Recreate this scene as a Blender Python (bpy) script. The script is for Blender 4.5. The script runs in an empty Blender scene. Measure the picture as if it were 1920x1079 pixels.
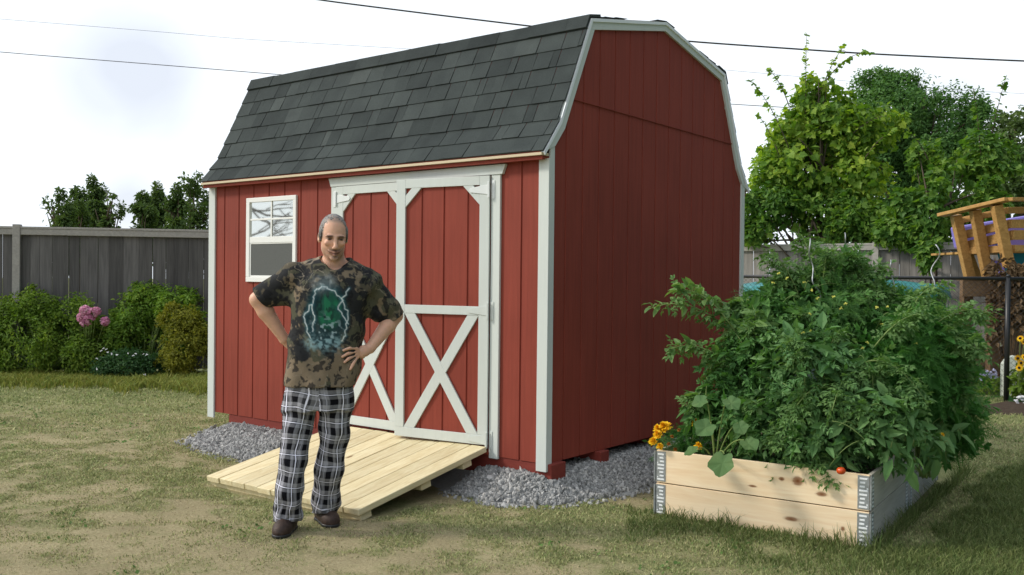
import bpy, math, random
import numpy as np
from mathutils import Vector, Matrix
R = math.radians
rng = np.random.default_rng(7)
random.seed(7)
scene = bpy.context.scene
COL = scene.collection

# ------------------------------------------------------------------ camera numbers
CAMP = np.array([3.5155, -4.9507, 1.42]); YAW, PITCH, ROLL = -0.6558, -0.0097, 0.0104
FPX = 1754.64; IW, IH = 1920.0, 1079.0
_cy, _sy, _cp, _sp = math.cos(YAW), math.sin(YAW), math.cos(PITCH), math.sin(PITCH)
_f = np.array([_sy*_cp, _cy*_cp, _sp]); _r0 = np.array([_cy, -_sy, 0.0]); _u0 = np.cross(_r0, _f)
_r = _r0*math.cos(ROLL)+_u0*math.sin(ROLL); _u = _u0*math.cos(ROLL)-_r0*math.sin(ROLL)
def ray(u, v): return _f + _r*(u-IW/2)/FPX - _u*(v-IH/2)/FPX
def at(u, v, d): return CAMP + ray(u, v)*d
def atz(u, v, z=0.0):
    q = ray(u, v); return CAMP + q*((z-CAMP[2])/q[2])
def camspace(P):
    q = np.asarray(P)-CAMP
    z = q@_f
    return IW/2+FPX*(q@_r)/z, IH/2-FPX*(q@_u)/z, z

# ------------------------------------------------------------------ mesh helpers
WOFF = {}
def tag(o, label=None, cat=None, group=None, kind=None):
    if label: o['label'] = label
    if cat: o['category'] = cat
    if group: o['group'] = group
    if kind: o['kind'] = kind
    return o
def thing(name, loc, label, cat, group=None):
    o = bpy.data.objects.new(name, None); COL.objects.link(o)
    o.location = [float(x) for x in loc]; o.empty_display_size = .1
    WOFF[o.name] = np.array([float(x) for x in loc])
    return tag(o, label, cat, group)
def link(name, me, m, parent=None):
    o = bpy.data.objects.new(name, me); COL.objects.link(o)
    if m is not None: me.materials.append(m)
    if parent is not None:
        o.parent = parent; WOFF[o.name] = WOFF[parent.name]
    else: WOFF[o.name] = np.zeros(3)
    return o
def np_mesh(name, V, F, m, parent=None, smooth=False, attrs=None, fattrs=None):
    """V (n,3) world coords; F list of int arrays each (k, n_corners)."""
    V = np.asarray(V, np.float32)
    if parent is not None: V = V - WOFF[parent.name].astype(np.float32)
    me = bpy.data.meshes.new(name)
    if not isinstance(F, (list, tuple)): F = [F]
    F = [np.asarray(f, np.int32) for f in F if len(f)]
    loops = np.concatenate([f.ravel() for f in F]); tot = np.concatenate([np.full(len(f), f.shape[1], np.int32) for f in F])
    me.vertices.add(len(V)); me.vertices.foreach_set('co', V.ravel())
    me.loops.add(len(loops)); me.loops.foreach_set('vertex_index', loops)
    me.polygons.add(len(tot)); st = np.concatenate([[0], np.cumsum(tot)[:-1]]).astype(np.int32)
    me.polygons.foreach_set('loop_start', st); me.polygons.foreach_set('loop_total', tot)
    me.polygons.foreach_set('use_smooth', np.full(len(tot), smooth))
    me.update(calc_edges=True)
    for k, a in (attrs or {}).items(): set_attr(me, k, a, 'POINT')
    for k, a in (fattrs or {}).items(): set_attr(me, k, a, 'FACE')
    return link(name, me, m, parent)
def set_attr(me, k, a, dom):
    a = np.asarray(a, np.float32)
    if a.ndim == 2:
        if a.shape[1] == 3: a = np.c_[a, np.ones(len(a), np.float32)]
        at_ = me.attributes.new(k, 'FLOAT_COLOR', dom); at_.data.foreach_set('color', a.astype(np.float32).ravel())
    else:
        at_ = me.attributes.new(k, 'FLOAT', dom); at_.data.foreach_set('value', a)
class MB:
    def __init__(s): s.v = []; s.f = []; s.t = []
    def add(s, vs, fs, t=0.0):
        n = len(s.v); s.v += [tuple(map(float, p)) for p in vs]
        s.f += [tuple(i+n for i in f) for f in fs]; s.t += [t]*len(fs); return s
    def box(s, x0, x1, y0, y1, z0, z1, t=0.0):
        return s.add([(x0,y0,z0),(x1,y0,z0),(x1,y1,z0),(x0,y1,z0),(x0,y0,z1),(x1,y0,z1),(x1,y1,z1),(x0,y1,z1)],
                     [(3,2,1,0),(4,5,6,7),(0,1,5,4),(1,2,6,5),(2,3,7,6),(3,0,4,7)], t)
    def obox(s, c, ax, ay, az, t=0.0):
        c, ax, ay, az = [np.asarray(q, float) for q in (c, ax, ay, az)]
        vs = [c+i*ax+j*ay+k*az for k in (-1,1) for (i,j) in ((-1,-1),(1,-1),(1,1),(-1,1))]
        if np.dot(np.cross(ax, ay), az) < 0: vs = vs[4:]+vs[:4]
        return s.add(vs, [(3,2,1,0),(4,5,6,7),(0,1,5,4),(1,2,6,5),(2,3,7,6),(3,0,4,7)], t)
    def prism(s, poly, vec, t=0.0):
        """poly: list of 3D points (planar), extruded by vec"""
        poly = [np.asarray(p, float) for p in poly]; vec = np.asarray(vec, float); n = len(poly)
        nrm = np.zeros(3)
        for i in range(n): nrm += np.cross(poly[i], poly[(i+1) % n])
        if nrm@vec > 0: poly = poly[::-1]
        vs = poly+[p+vec for p in poly]
        fs = [tuple(range(n)), tuple(range(2*n-1, n-1, -1))]
        fs += [(i+n, (i+1) % n+n, (i+1) % n, i) for i in range(n)]
        return s.add(vs, fs, t)
    def bar(s, a, b, w, h, up=(0,0,1), t=0.0):
        a, b = np.asarray(a, float), np.asarray(b, float); d = b-a; L = np.linalg.norm(d); d /= L
        sd = np.cross(d, up); sd /= np.linalg.norm(sd); u2 = np.cross(sd, d)
        return s.obox((a+b)/2, d*L/2, sd*w/2, u2*h/2, t)
    def tube(s, pts, r, n=8, t=0.0, cap=True):
        pts = np.asarray(pts, float); rr = np.broadcast_to(np.asarray(r, float), (len(pts),))
        tg = np.gradient(pts, axis=0); tg /= np.linalg.norm(tg, axis=1)[:, None]+1e-12
        ref = np.array([0,0,1.0]) if abs(tg[0][2]) < .9 else np.array([1.0,0,0])
        vs = []; k0 = len(s.v)
        x = np.cross(tg[0], ref); x /= np.linalg.norm(x)
        for p, q, ra in zip(pts, tg, rr):
            x = x-q*(x@q); x /= np.linalg.norm(x); y = np.cross(q, x)
            for i in range(n):
                a = 2*math.pi*i/n; vs.append(p+ra*(math.cos(a)*x+math.sin(a)*y))
        fs = []
        for j in range(len(pts)-1):
            for i in range(n):
                a, b = j*n+i, j*n+(i+1) % n; fs.append((a, b, b+n, a+n))
        if cap: fs += [tuple(range(n-1, -1, -1)), tuple(range((len(pts)-1)*n, len(pts)*n))]
        return s.add(vs, fs, t)
    def build(s, name, m, parent=None, bevel=0.0, smooth=False):
        off = WOFF[parent.name] if parent is not None else np.zeros(3)
        me = bpy.data.meshes.new(name)
        me.from_pydata([tuple(np.array(v)-off) for v in s.v], [], s.f)
        if smooth: me.polygons.foreach_set('use_smooth', [True]*len(me.polygons))
        set_attr(me, 'tint', np.array(s.t), 'FACE')
        me.update()
        o = link(name, me, m, parent)
        if bevel:
            b = o.modifiers.new('bevel', 'BEVEL'); b.width = bevel; b.segments = 2; b.limit_method = 'ANGLE'; b.angle_limit = R(40)
        return o

# ------------------------------------------------------------------ numpy noise
def _hash(ix, iy, iz, seed):
    h = (ix.astype(np.int64)*374761393 + iy.astype(np.int64)*668265263 + iz.astype(np.int64)*2147483647 + seed*1274126177) & 0xffffffff
    h = ((h ^ (h >> 13))*1274126177) & 0xffffffff
    return ((h ^ (h >> 16)) & 0xffff)/65535.0
def vnoise(P, seed=0):
    P = np.asarray(P, np.float64); i = np.floor(P).astype(np.int64); f = P-i; f = f*f*(3-2*f)
    o = 0
    for dx in (0,1):
        wx = f[..., 0] if dx else 1-f[..., 0]
        for dy in (0,1):
            wy = f[..., 1] if dy else 1-f[..., 1]
            for dz in (0,1):
                wz = f[..., 2] if dz else 1-f[..., 2]
                o = o + wx*wy*wz*_hash(i[..., 0]+dx, i[..., 1]+dy, i[..., 2]+dz, seed)
    return o
def fbm(P, seed=0, oct=3):
    o = 0; a = .5; t = 0; P = np.asarray(P, float)
    for k in range(oct): o = o+a*vnoise(P*2**k, seed+k); t += a; a *= .5
    return o/t
def sstep(a, b, x):
    t = np.clip((x-a)/(b-a), 0, 1); return t*t*(3-2*t)

# ------------------------------------------------------------------ materials
class NT:
    def __init__(s, name):
        s.m = bpy.data.materials.new(name); s.m.use_nodes = True; s.t = s.m.node_tree; s.t.nodes.clear()
        s.out = s.n('ShaderNodeOutputMaterial')
    def n(s, kind, **kw):
        nd = s.t.nodes.new(kind)
        for k, v in kw.items():
            if k.startswith('_'): setattr(nd, k[1:], v)
        return nd
    def l(s, a, b): s.t.links.new(a, b)
    def val(s, sock, v):
        if hasattr(v, 'is_linked') or isinstance(v, bpy.types.NodeSocket): s.l(v, sock)
        else: sock.default_value = v
    def coords(s, kind='Object', scale=(1,1,1), loc=None):
        c = s.n('ShaderNodeTexCoord').outputs[kind]
        mp = s.n('ShaderNodeMapping'); s.l(c, mp.inputs[0]); mp.inputs['Scale'].default_value = scale
        if loc is not None: s.val(mp.inputs['Location'], loc)
        return mp.outputs[0]
    def noise(s, vec, scale=5, detail=4, rough=.5, dist=0, w=None):
        n = s.n('ShaderNodeTexNoise')
        if w is not None: n.noise_dimensions = '4D'; s.val(n.inputs['W'], w)
        s.l(vec, n.inputs['Vector']); n.inputs['Scale'].default_value = scale; n.inputs['Detail'].default_value = detail
        n.inputs['Roughness'].default_value = rough; n.inputs['Distortion'].default_value = dist
        return n.outputs['Fac']
    def ramp(s, fac, stops, interp='LINEAR'):
        r = s.n('ShaderNodeValToRGB'); s.val(r.inputs[0], fac); cr = r.color_ramp; cr.interpolation = interp
        while len(cr.elements) < len(stops): cr.elements.new(.5)
        for e, (p, c) in zip(cr.elements, stops):
            e.position = p; e.color = tuple(c)+(1,) if len(c) == 3 else c
        return r.outputs[0]
    def mix(s, fac, a, b, mode='MIX'):
        m = s.n('ShaderNodeMix'); m.data_type = 'RGBA'; m.blend_type = mode
        s.val(m.inputs[0], fac); 
        for i, v in ((6, a), (7, b)):
            if isinstance(v, tuple): m.inputs[i].default_value = v+(1,) if len(v) == 3 else v
            else: s.val(m.inputs[i], v)
        return m.outputs[2]
    def math(s, op, a, b=0.0, c=0.0):
        m = s.n('ShaderNodeMath'); m.operation = op; s.val(m.inputs[0], a); s.val(m.inputs[1], b); s.val(m.inputs[2], c)
        return m.outputs[0]
    def attr(s, name, out='Fac'):
        a = s.n('ShaderNodeAttribute'); a.attribute_name = name; return a.outputs[out]
    def island(s): return s.n('ShaderNodeNewGeometry').outputs['Random Per Island']
    def bump(s, h, strength=.3, dist=.01, normal=None):
        b = s.n('ShaderNodeBump'); s.l(h, b.inputs['Height']); b.inputs['Strength'].default_value = strength; b.inputs['Distance'].default_value = dist
        if normal is not None: s.l(normal, b.inputs['Normal'])
        return b.outputs[0]
    def bsdf(s, col, rough=.6, metal=0.0, spec=.4, normal=None, **kw):
        p = s.n('ShaderNodeBsdfPrincipled')
        if isinstance(col, tuple): p.inputs['Base Color'].default_value = col+(1,) if len(col) == 3 else col
        else: s.l(col, p.inputs['Base Color'])
        s.val(p.inputs['Roughness'], rough); p.inputs['Metallic'].default_value = metal; p.inputs['Specular IOR Level'].default_value = spec
        if normal is not None: s.l(normal, p.inputs['Normal'])
        for k, v in kw.items(): p.inputs[k].default_value = v
        s.l(p.outputs[0], s.out.inputs[0]); return p
    def leaf(s, col, trans=.35, rough=.5, spec=.25, tcol=None):
        p = s.bsdf(col, rough, spec=spec)
        tr = s.n('ShaderNodeBsdfTranslucent'); q = tcol if tcol is not None else col; s.val(tr.inputs[0], q+(1,) if isinstance(q, tuple) else q)
        mx = s.n('ShaderNodeMixShader'); mx.inputs[0].default_value = trans
        s.l(p.outputs[0], mx.inputs[1]); s.l(tr.outputs[0], mx.inputs[2]); s.l(mx.outputs[0], s.out.inputs[0])

def m_paint(name, c, vary=.12, rough=.55, grain=(40,40,2.5), bump=.15, spec=.3):
    k = NT(name); v = k.coords('Object', grain); n1 = k.noise(v, 1, 5, .6)
    n2 = k.noise(k.coords('Object'), 1.3, 3)
    lo = tuple(x*(1-vary) for x in c); hi = tuple(min(1, x*(1+vary)) for x in c)
    col = k.mix(.5, k.ramp(n1, [(.3, lo), (.7, hi)]), k.ramp(n2, [(.3, lo), (.7, hi)]))
    k.bsdf(col, rough, spec=spec, normal=k.bump(n1, bump, .004)); return k.m
def m_leaf(name, stops, trans=.35, rough=.5, spec=.25, tgain=(1.5,1.6,.7), patch=1.2):
    k = NT(name); i = k.island(); pn = k.noise(k.coords('Object'), patch, 2)
    f = k.math('ADD', k.math('MULTIPLY', i, .55), k.math('MULTIPLY', k.math('SUBTRACT', pn, .25), .9))
    c = k.ramp(f, stops)
    t = k.mix(1.0, c, tgain, 'MULTIPLY')
    k.leaf(c, trans, rough, spec, t); return k.m
def m_wood(name, c0, c1, axis=1, tint=.25, rough=.65, fine=70, knots=None, knotcol=(.16,.06,.02), bump=.2, stain=None):
    k = NT(name); sc = [14,14,14]; sc[axis] = .8; t = k.attr('tint')
    w = k.math('MULTIPLY', t, 37.0)
    v = k.coords('Object', tuple(sc)); n1 = k.noise(v, 1.6, 5, .6, 1.2, w)
    sc2 = [fine]*3; sc2[axis] = 2.0; n2 = k.noise(k.coords('Object', tuple(sc2)), 1.0, 3, .6, 0, w)
    f = k.math('ADD', k.math('MULTIPLY', n1, .7), k.math('MULTIPLY', n2, .3))
    c = k.ramp(f, [(.32, c0), (.62, c1)])
    d = k.math('ADD', k.math('MULTIPLY', k.math('SUBTRACT', t, .5), tint), 1.0)
    cc = k.n('ShaderNodeCombineColor'); [k.l(d, cc.inputs[i]) for i in range(3)]
    c = k.mix(1.0, c, cc.outputs[0], 'MULTIPLY')
    if knots:
        pos = k.coords('Object')
        for (kp, kr, el) in knots:
            sub = k.n('ShaderNodeVectorMath'); sub.operation = 'SUBTRACT'; k.l(pos, sub.inputs[0]); sub.inputs[1].default_value = kp
            ml = k.n('ShaderNodeVectorMath'); ml.operation = 'MULTIPLY'; k.l(sub.outputs[0], ml.inputs[0]); ml.inputs[1].default_value = el
            ln = k.n('ShaderNodeVectorMath'); ln.operation = 'LENGTH'; k.l(ml.outputs[0], ln.inputs[0])
            dd = k.math('DIVIDE', ln.outputs['Value'], kr)
            dd = k.math('ADD', dd, k.math('MULTIPLY', k.math('SUBTRACT', n2, .5), .8))
            c = k.mix(k.ramp(dd, [(.0, (1,1,1)), (.55, (.75,.75,.75)), (.72, (.25,.25,.25)), (1.0, (0,0,0))]), c, knotcol)
    k.bsdf(c, rough, spec=.25, normal=k.bump(f, bump, .004)); return k.m

RED = m_paint('red_siding_paint', (.248,.049,.032), .20, .6, (40,40,2.0), .35, .18)
REDD = m_paint('dark_red_skid_paint', (.20,.035,.025), .2, .7, (3,40,40))
TRIM = m_paint('pale_grey_trim_paint', (.61,.65,.62), .05, .5, (30,30,3), .05)
DRIP = m_paint('white_metal_edge', (.88,.90,.93), .03, .3, (5,5,5), .02, .6)
VINYL = m_paint('white_vinyl', (.82,.82,.79), .02, .4, (5,5,5), .02)
CREAM = m_paint('raw_wood_edge', (.62,.52,.36), .1, .6, (2,30,30))
HINGE = m_paint('white_hinge_metal', (.74,.77,.76), .04, .35, (5,5,5), .03, .6)
BLACKM = m_paint('black_coated_metal', (.015,.016,.018), .1, .4, (5,5,5), .03, .5)
GALV = NT('galvanised_steel'); _n = GALV.noise(GALV.coords(), 60, 3)
GALV.bsdf(GALV.ramp(_n, [(.3, (.34,.36,.37)), (.7, (.50,.52,.53))]), .45, .75, .5); GALV = GALV.m
GALVW = m_paint('hinge_slot_glint', (.82,.84,.84), .04, .4, (5,5,5), .03, .6)  # white that carries the bright reflections of the hinge slots
# ------------------------------------------------------------------ garden shed
SW, SL = 3.071, 3.704           # depth (y) and length (x) to the trim faces
shed = thing('garden_shed', (-1.85, 1.535, 0), 'dark red gambrel roofed garden shed with pale grey trim and double doors', 'shed')
SY0, SX1, SX0, SY1 = .016, -.016, -SL+.016, SW-.016      # siding planes
ZB = .211
PROFILE = [(-.078, 2.240), (.098, 2.455), (.462, 3.217), (SW/2, 3.428), (SW-.462, 3.217), (SW-.098, 2.455), (SW+.078, 2.240)]
INNER = [(.063, 2.288), (.172, 2.4155), (.520, 3.144), (SW/2, 3.352), (SW-.520, 3.144), (SW-.172, 2.4155), (SW-.063, 2.288)]
def siding(plane_pt, sdir, ndir, s0, s1, zb, ztop, grooves, gw=.0075, gd=.009):
    """vertical siding sheet with real grooves; ztop is a function of s"""
    br = {s0, s1}
    for g in grooves:
        if s0+.02 < g < s1-.02: br |= {g-gw, g-gw*.6, g+gw*.6, g+gw}
    for b in getattr(ztop, 'breaks', []):
        if s0 < b < s1: br.add(b)
    br = sorted(br); V = []; F = []
    gset = np.array(grooves)
    p0 = np.array(plane_pt, float); sd = np.array(sdir, float); nd = np.array(ndir, float)
    for s in br:
        dep = -gd if len(gset) and np.min(np.abs(gset-s)) < gw*.7 else 0.0
        for z in (zb, ztop(s)):
            q = p0+sd*s+nd*dep; V.append((q[0], q[1], z))
    for i in range(len(br)-1):
        a = 2*i; F.append((a, a+2, a+3, a+1))
    return V, F
class Top:
    def __init__(s, pts): s.p = pts; s.breaks = [q[0] for q in pts]
    def __call__(s, x): return float(np.interp(x, [q[0] for q in s.p], [q[1] for q in s.p]))
flat = lambda z: Top([(-99, z), (99, z)])
fg = [-3.491+.2038*i for i in range(18)]
mb = MB(); V, F = siding((0, SY0, 0), (1,0,0), (0,-1,0), SX0, SX1, ZB, flat(2.21), fg); mb.add(V, F)
mb.box(SX0+.005, SX1-.005, SY0+.012, SY0+.03, ZB, 2.21)
mb.build('wall', RED, shed)
SEAM = 2.631
gg = [.4185-.2032+.2032*i for i in range(15)]
cut = Top([(y, z+.045) for y, z in INNER])
mb = MB()
V, F = siding((SX1, 0, 0), (0,1,0), (1,0,0), SY0, SY1, ZB, Top([(y, min(z, SEAM)) for y, z in [(0, 2.25), (.063, 2.333), (.172, 2.46), (.254, SEAM), (SW-.254, SEAM), (SW-.172, 2.46), (SW-.063, 2.333), (SW, 2.25)]]), gg); mb.add(V, F)
def up_top(y): return cut(y)
tops = Top([(.24, SEAM+.004), (.275, 2.68)]+[(y, z+.03) for y, z in INNER[2:5]]+[(SW-.275, 2.68), (SW-.24, SEAM+.004)])
V, F = siding((SX1+.003, 0, 0), (0,1,0), (1,0,0), .24, SW-.24, SEAM+.004, tops, gg); mb.add(V, F)
mb.box(SX1-.004, SX1+.0085, .26, SW-.26, SEAM-.004, SEAM+.003)
mb.prism([(SX1-.03, y, z) for y, z in [(SY0+.003, ZB+.002), (SY1-.003, ZB+.002)]+[(y, z) for y, z in INNER[::-1]]], (.016, 0, 0))
mb.build('wall', RED, shed)
mb = MB(); mb.prism([(SX0, y, z) for y, z in [(SY0, ZB), (SY1, ZB)]+[(y, z+.03) for y, z in INNER[::-1]]], (.02, 0, 0)); mb.build('wall', RED, shed)
mb = MB(); mb.box(SX0+.02, SX1-.03, SY1-.02, SY1, ZB, 2.25); mb.build('wall', RED, shed)
mb = MB(); mb.box(SX0+.02, SX1-.03, SY0+.03, SY1-.02, ZB+.004, ZB+.06); mb.build('floor_deck', REDD, shed)
# skids (timber runners under the floor) and their dark red face boards
for (y0, y1) in ((.022, .19), (.62, .735), (1.45, 1.57), (2.3, 2.42), (2.88, 3.04)):
    mb = MB(); mb.box(-3.42, .028, y0, y1, .075, ZB-.001); mb.build('skid', REDD, shed, bevel=.006)
# corner trims: a front board and a side board at each corner
def trim(name, x0, x1, y0, y1, z0, z1, m=TRIM, par=None):
    b = MB(); b.box(x0, x1, y0, y1, z0, z1); return b.build(name, m, par or shed, bevel=.0025)
trim('corner_trim', -.083, 0.0, 0, SY0+.002, .161, 2.203); trim('corner_trim', SX1-.002, -.001, SY0+.002, .066, .163, 2.292)
trim('corner_trim', -SL, -SL+.09, 0, SY0+.002, .161, 2.203); trim('corner_trim', -SL, -SL+.018, SY0+.002, .066, .163, 2.29)
trim('corner_trim', SX1-.002, -.001, SW-.066, SW, .163, 2.292); trim('corner_trim', -SL, -SL+.018, SW-.066, SW, .163, 2.29)
# rake trim (grey band) and drip edge along both gables
off = lambda d: [(y+dy*d, z+dz*d) for (y, z), (dy, dz) in zip(PROFILE, [(.55,-.83), (.85,-.52), (.75,-.9), (0,-1.02), (-.75,-.9), (-.85,-.52), (-.55,-.83)])]
def band(xa, xb, P, Q, name, m, bev=.0015):
    b = MB()
    for i in range(len(P)-1):
        b.prism([(xa, *P[i]), (xa, *P[i+1]), (xa, *Q[i+1]), (xa, *Q[i])], (xb-xa, 0, 0))
    return b.build(name, m, shed)
band(SX1-.002, 0.004, off(.010), INNER, 'rake_trim', TRIM)
band(.0045, .013, off(.008), off(.030), 'drip_edge', DRIP)
band(-SL-.004, -SL+.018, off(.010), INNER, 'rake_trim', TRIM)
band(-SL-.013, -SL-.0045, off(.008), off(.030), 'drip_edge', DRIP)
# eave: red fascia and raw drip strip on the long front
mb = MB(); mb.box(-SL-.002, -.012, -.060, -.03, 2.190, 2.2145); mb.box(-SL-.002, -.012, -.03, SY0+.03, 2.203, 2.2145); mb.build('fascia', RED, shed, bevel=.002)
mb = MB(); mb.box(-SL-.006, -.004, -.080, .0, 2.2155, 2.2335); mb.build('drip_strip', CREAM, shed, bevel=.0015)
mb = MB(); mb.box(-SL-.002, -.02, SW, SW+.062, 2.193, 2.2165); mb.build('fascia', RED, shed)
# ---- roof: decking plus individually laid laminated shingles
mb = MB()
inn = off(.03)
for i in range(6):
    mb.prism([(-SL+.02, *PROFILE[i]), (-SL+.02, *PROFILE[i+1]), (-SL+.02, *inn[i+1]), (-SL+.02, *inn[i])], (SL-.04, 0, 0))
k = NT('slate_shingles'); t = k.attr('tint'); n1 = k.noise(k.coords('Object'), 260, 3, .7); n2 = k.noise(k.coords('Object'), 6, 4)
c = k.ramp(t, [(0, (.030,.037,.037)), (.4, (.049,.059,.058)), (.75, (.064,.076,.074)), (1, (.092,.104,.100))])
c = k.mix(.55, c, k.ramp(n1, [(.3, (.35,.35,.35)), (.7, (1.5,1.5,1.5))]), 'MULTIPLY')
c = k.mix(.35, c, k.ramp(n2, [(.3, (.6,.6,.6)), (.7, (1.35,1.35,1.3))]), 'MULTIPLY')
k.bsdf(c, .92, spec=.2, normal=k.bump(n1, .9, .004)); SHING = k.m
P = np.array(PROFILE[:4]); seg = np.linalg.norm(np.diff(P, axis=0), axis=1); cum = np.concatenate([[0], np.cumsum(seg)])
def prof(s):
    s = np.clip(s, 0, cum[-1]-1e-6); i = int(np.searchsorted(cum, s, 'right')-1); d = (P[i+1]-P[i])/seg[i]
    return P[i]+d*(s-cum[i]), np.array([-d[1], d[0]])
V = []; F = []; T = []
def tab(x0, x1, s0, s1, lift, tint, mirror, cap=False):
    n0 = len(V); ss = sorted({s0, s1} | {q for q in cum[1:-1] if s0 < q < s1})
    rows = []
    for j, s in enumerate(ss):
        p, n = prof(s)
        if 0 < j < len(ss)-1: n = (prof(s-.01)[1]+prof(s+.01)[1]); n /= np.linalg.norm(n)
        h = lift+.009 if j == 0 else (lift+.009)*(1-(s-s0)/(s1-s0))+.002
        if cap: h = lift+.012
        q = p+n*h; b = p+n*.001
        rows.append((q, b))
    def yy(q): return SW-q[0] if mirror else q[0]
    for q, b in rows:
        V.extend([(x0, yy(q), q[1]), (x1, yy(q), q[1]), (x0, yy(b), b[1]), (x1, yy(b), b[1])])
    def fc(*i):
        i = tuple(n0+k for k in i); F.append(i[::-1] if mirror else i); T.append(tint)
    for j in range(len(rows)-1):
        a = 4*j; fc(a, a+1, a+5, a+4); fc(a+2, a, a+4, a+6); fc(a+1, a+3, a+7, a+5)
    fc(2, 3, 1, 0); e = 4*(len(rows)-1); fc(e, e+1, e+3, e+2)
ncourse = 7; ex = (cum[2]-.10)/ncourse
for mirror in (False, True):
    for kx in range(ncourse+4):
        s0 = kx*ex-(.004 if kx == 0 else 0); s1 = (kx+1)*ex+.02
        if s0 > cum[-1]-.02: continue
        x = -SL-.010-rng.uniform(0, .3); big = True
        while x < .008:
            w = rng.uniform(.13, .22) if rng.random() < .75 else rng.uniform(.05, .10)
            a, b = max(x, -SL-.012), min(x+w-(.0055 if rng.random() < .7 else .0005), .008)
            if b-a > .012:
                tn = np.clip(rng.normal(.45, .18), 0, 1)
                tab(a, b, s0+rng.uniform(-.002, .002), s1, rng.choice([0, 0, .004]), tn, mirror)
            x += w
    # bent caps over the knee and near the ridge
    x = -SL-.012
    while x < 0:
        w = rng.uniform(.26, .34); tab(x, min(x+w-.002, .009), cum[2]-.10, cum[2]+.13, .003+rng.uniform(0, .007), np.clip(rng.normal(.3, .15), 0, 1), mirror, True); x += w
x = -SL-.012
while x < 0:
    w = rng.uniform(.2, .25); s0 = cum[-1]-.14
    for mirror in (False, True): tab(x, min(x+w+.01, .009), s0, cum[-1], .0, .35, mirror)
    x += w
mb.build('roof_deck', REDD, shed)
Va = np.array(V); Fa = np.array(F); Ta = np.array(T); back_ = Va[Fa[:, 0], 1] > SW/2
for sel in (~back_, back_):
    used = np.unique(Fa[sel]); mp = np.full(len(Va), -1); mp[used] = np.arange(len(used))
    np_mesh('shingle_roof', Va[used], [mp[Fa[sel]]], SHING, shed, fattrs={'tint': Ta[sel]})

# ---- doorway: posts, header, closed leaf and a leaf left slightly ajar
trim('door_post', -.476, -.400, -.004, SY0, .197, 2.121); trim('door_post', -2.086, -2.022, -.004, SY0, .25, 2.121)
mb = MB(); mb.prism([(-2.112, -.012, 2.188), (-2.086, -.012, 2.1215), (-.378, -.012, 2.1215), (-.352, -.012, 2.188)], (0, .026, 0)); mb.build('door_header', TRIM, shed, bevel=.002)
mb = MB(); mb.box(-2.022, -.476, SY0+.005, SY0+.011, .25, 2.121); mb.build('door_opening', BLACKM, shed)
def door_leaf(hx, hy, ang, sgn, w, z0, z1, label=None):
    """hinge line at (hx,hy); leaf runs along sgn*x from the hinge, opened outwards by ang"""
    a = np.array([sgn*math.cos(ang), -math.sin(ang), 0]); nrm = np.array([-math.sin(ang)*1.0*sgn*1.0, -math.cos(ang), 0])
    if nrm[1] > 0: nrm = -nrm
    nrm = np.array([a[1], -a[0], 0])*(1 if np.array([a[1], -a[0], 0])[1] < 0 else -1)
    H = np.array([hx, hy, 0])
    def P3(u, z, d=0): q = H+a*u+nrm*d; return (q[0], q[1], z)
    body = MB()
    gl = [.196-.02, .196*2-.02, .196*3-.03]
    V, F = siding(tuple(H), tuple(a), tuple(nrm), .003, w, z0+.004, flat(z1-.004), gl)
    if sgn < 0: F = [f[::-1] for f in F]
    body.add(V, F)
    body.prism([P3(.003, z0+.004, -.008), P3(w, z0+.004, -.008), P3(w, z1-.004, -.008), P3(.003, z1-.004, -.008)], tuple(-nrm*.02))
    leaf = body.build('door', RED, shed)
    if label: leaf['label'] = label
    st, th = .077, .017
    def brd(pts, name, d0=.001, d1=None):
        b = MB(); b.prism([P3(u, z, d0) for u, z in pts], tuple(nrm*((d1 or th)-d0))); return b.build(name, TRIM, leaf, bevel=.002)
    zr = z1-.062; zm0, zm1 = 1.166, 1.226; zb1 = z0+.067
    brd([(0, zb1+.0005), (st, zb1+.0005), (st, z1), (0, z1)], 'stile'); brd([(w-st, zb1+.0005), (w, zb1+.0005), (w, z1), (w-st, z1)], 'stile')
    brd([(0, z0), (w, z0), (w, zb1), (0, zb1)], 'rail'); brd([(st+.0005, zr), (w-st-.0005, zr), (w-st-.0005, z1), (st+.0005, z1)], 'rail')
    brd([(st+.0005, zm0), (w-st-.0005, zm0), (w-st-.0005, zm1), (st+.0005, zm1)], 'rail')
    bw = .072
    for (ua, ub) in ((st, w-st), (w-st, st)):
        du, dz = ub-ua, zm0-zb1; L = math.hypot(du, dz); e = bw/2
        q = bw/2*L/abs(dz); s = 1 if du > 0 else -1
        brd([(ua, zb1+.0005), (ua+s*2*q, zb1+.0005), (ub, zm0-.0005), (ub-s*2*q, zm0-.0005)], 'cross_brace', .001, .0152 if s > 0 else .0142)
    g = .135; q = .082
    for (ue, s) in ((st+.0005, 1), (w-st-.0005, -1)):
        brd([(ue, zr-g), (ue, zr-g+q), (ue+s*(g-q), zr-.0005), (ue+s*g, zr-.0005)], 'corner_brace', .001, .0155)
    # strap hinges
    for z in (z1-.095, 1.197, z0+.035):
        b = MB()
        b.prism([P3(.012, z-.032, th+.0008), P3(.012, z+.034, th+.0008), P3(.15, z+.014, th+.0008), P3(.162, z, th+.0008), P3(.15, z-.016, th+.0008)], tuple(nrm*.004))
        b.obox(np.array(P3(.002, z, th+.006)), (0, 0, .055), a*.007, nrm*.007)
        cx = np.array([hx-sgn*.024, -.0045-.002, z]); b.obox(cx, (.014, 0, 0), (0, .0018, 0), (0, 0, .062))
        for dz in (-.045, 0, .045): b.obox(cx+np.array([0, -.003, dz]), (.003, 0, 0), (0, .0015, 0), (0, 0, .003))
        b.build('hinge', HINGE if z > 2 else TRIM, leaf, bevel=.001)
    return leaf, P3
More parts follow.
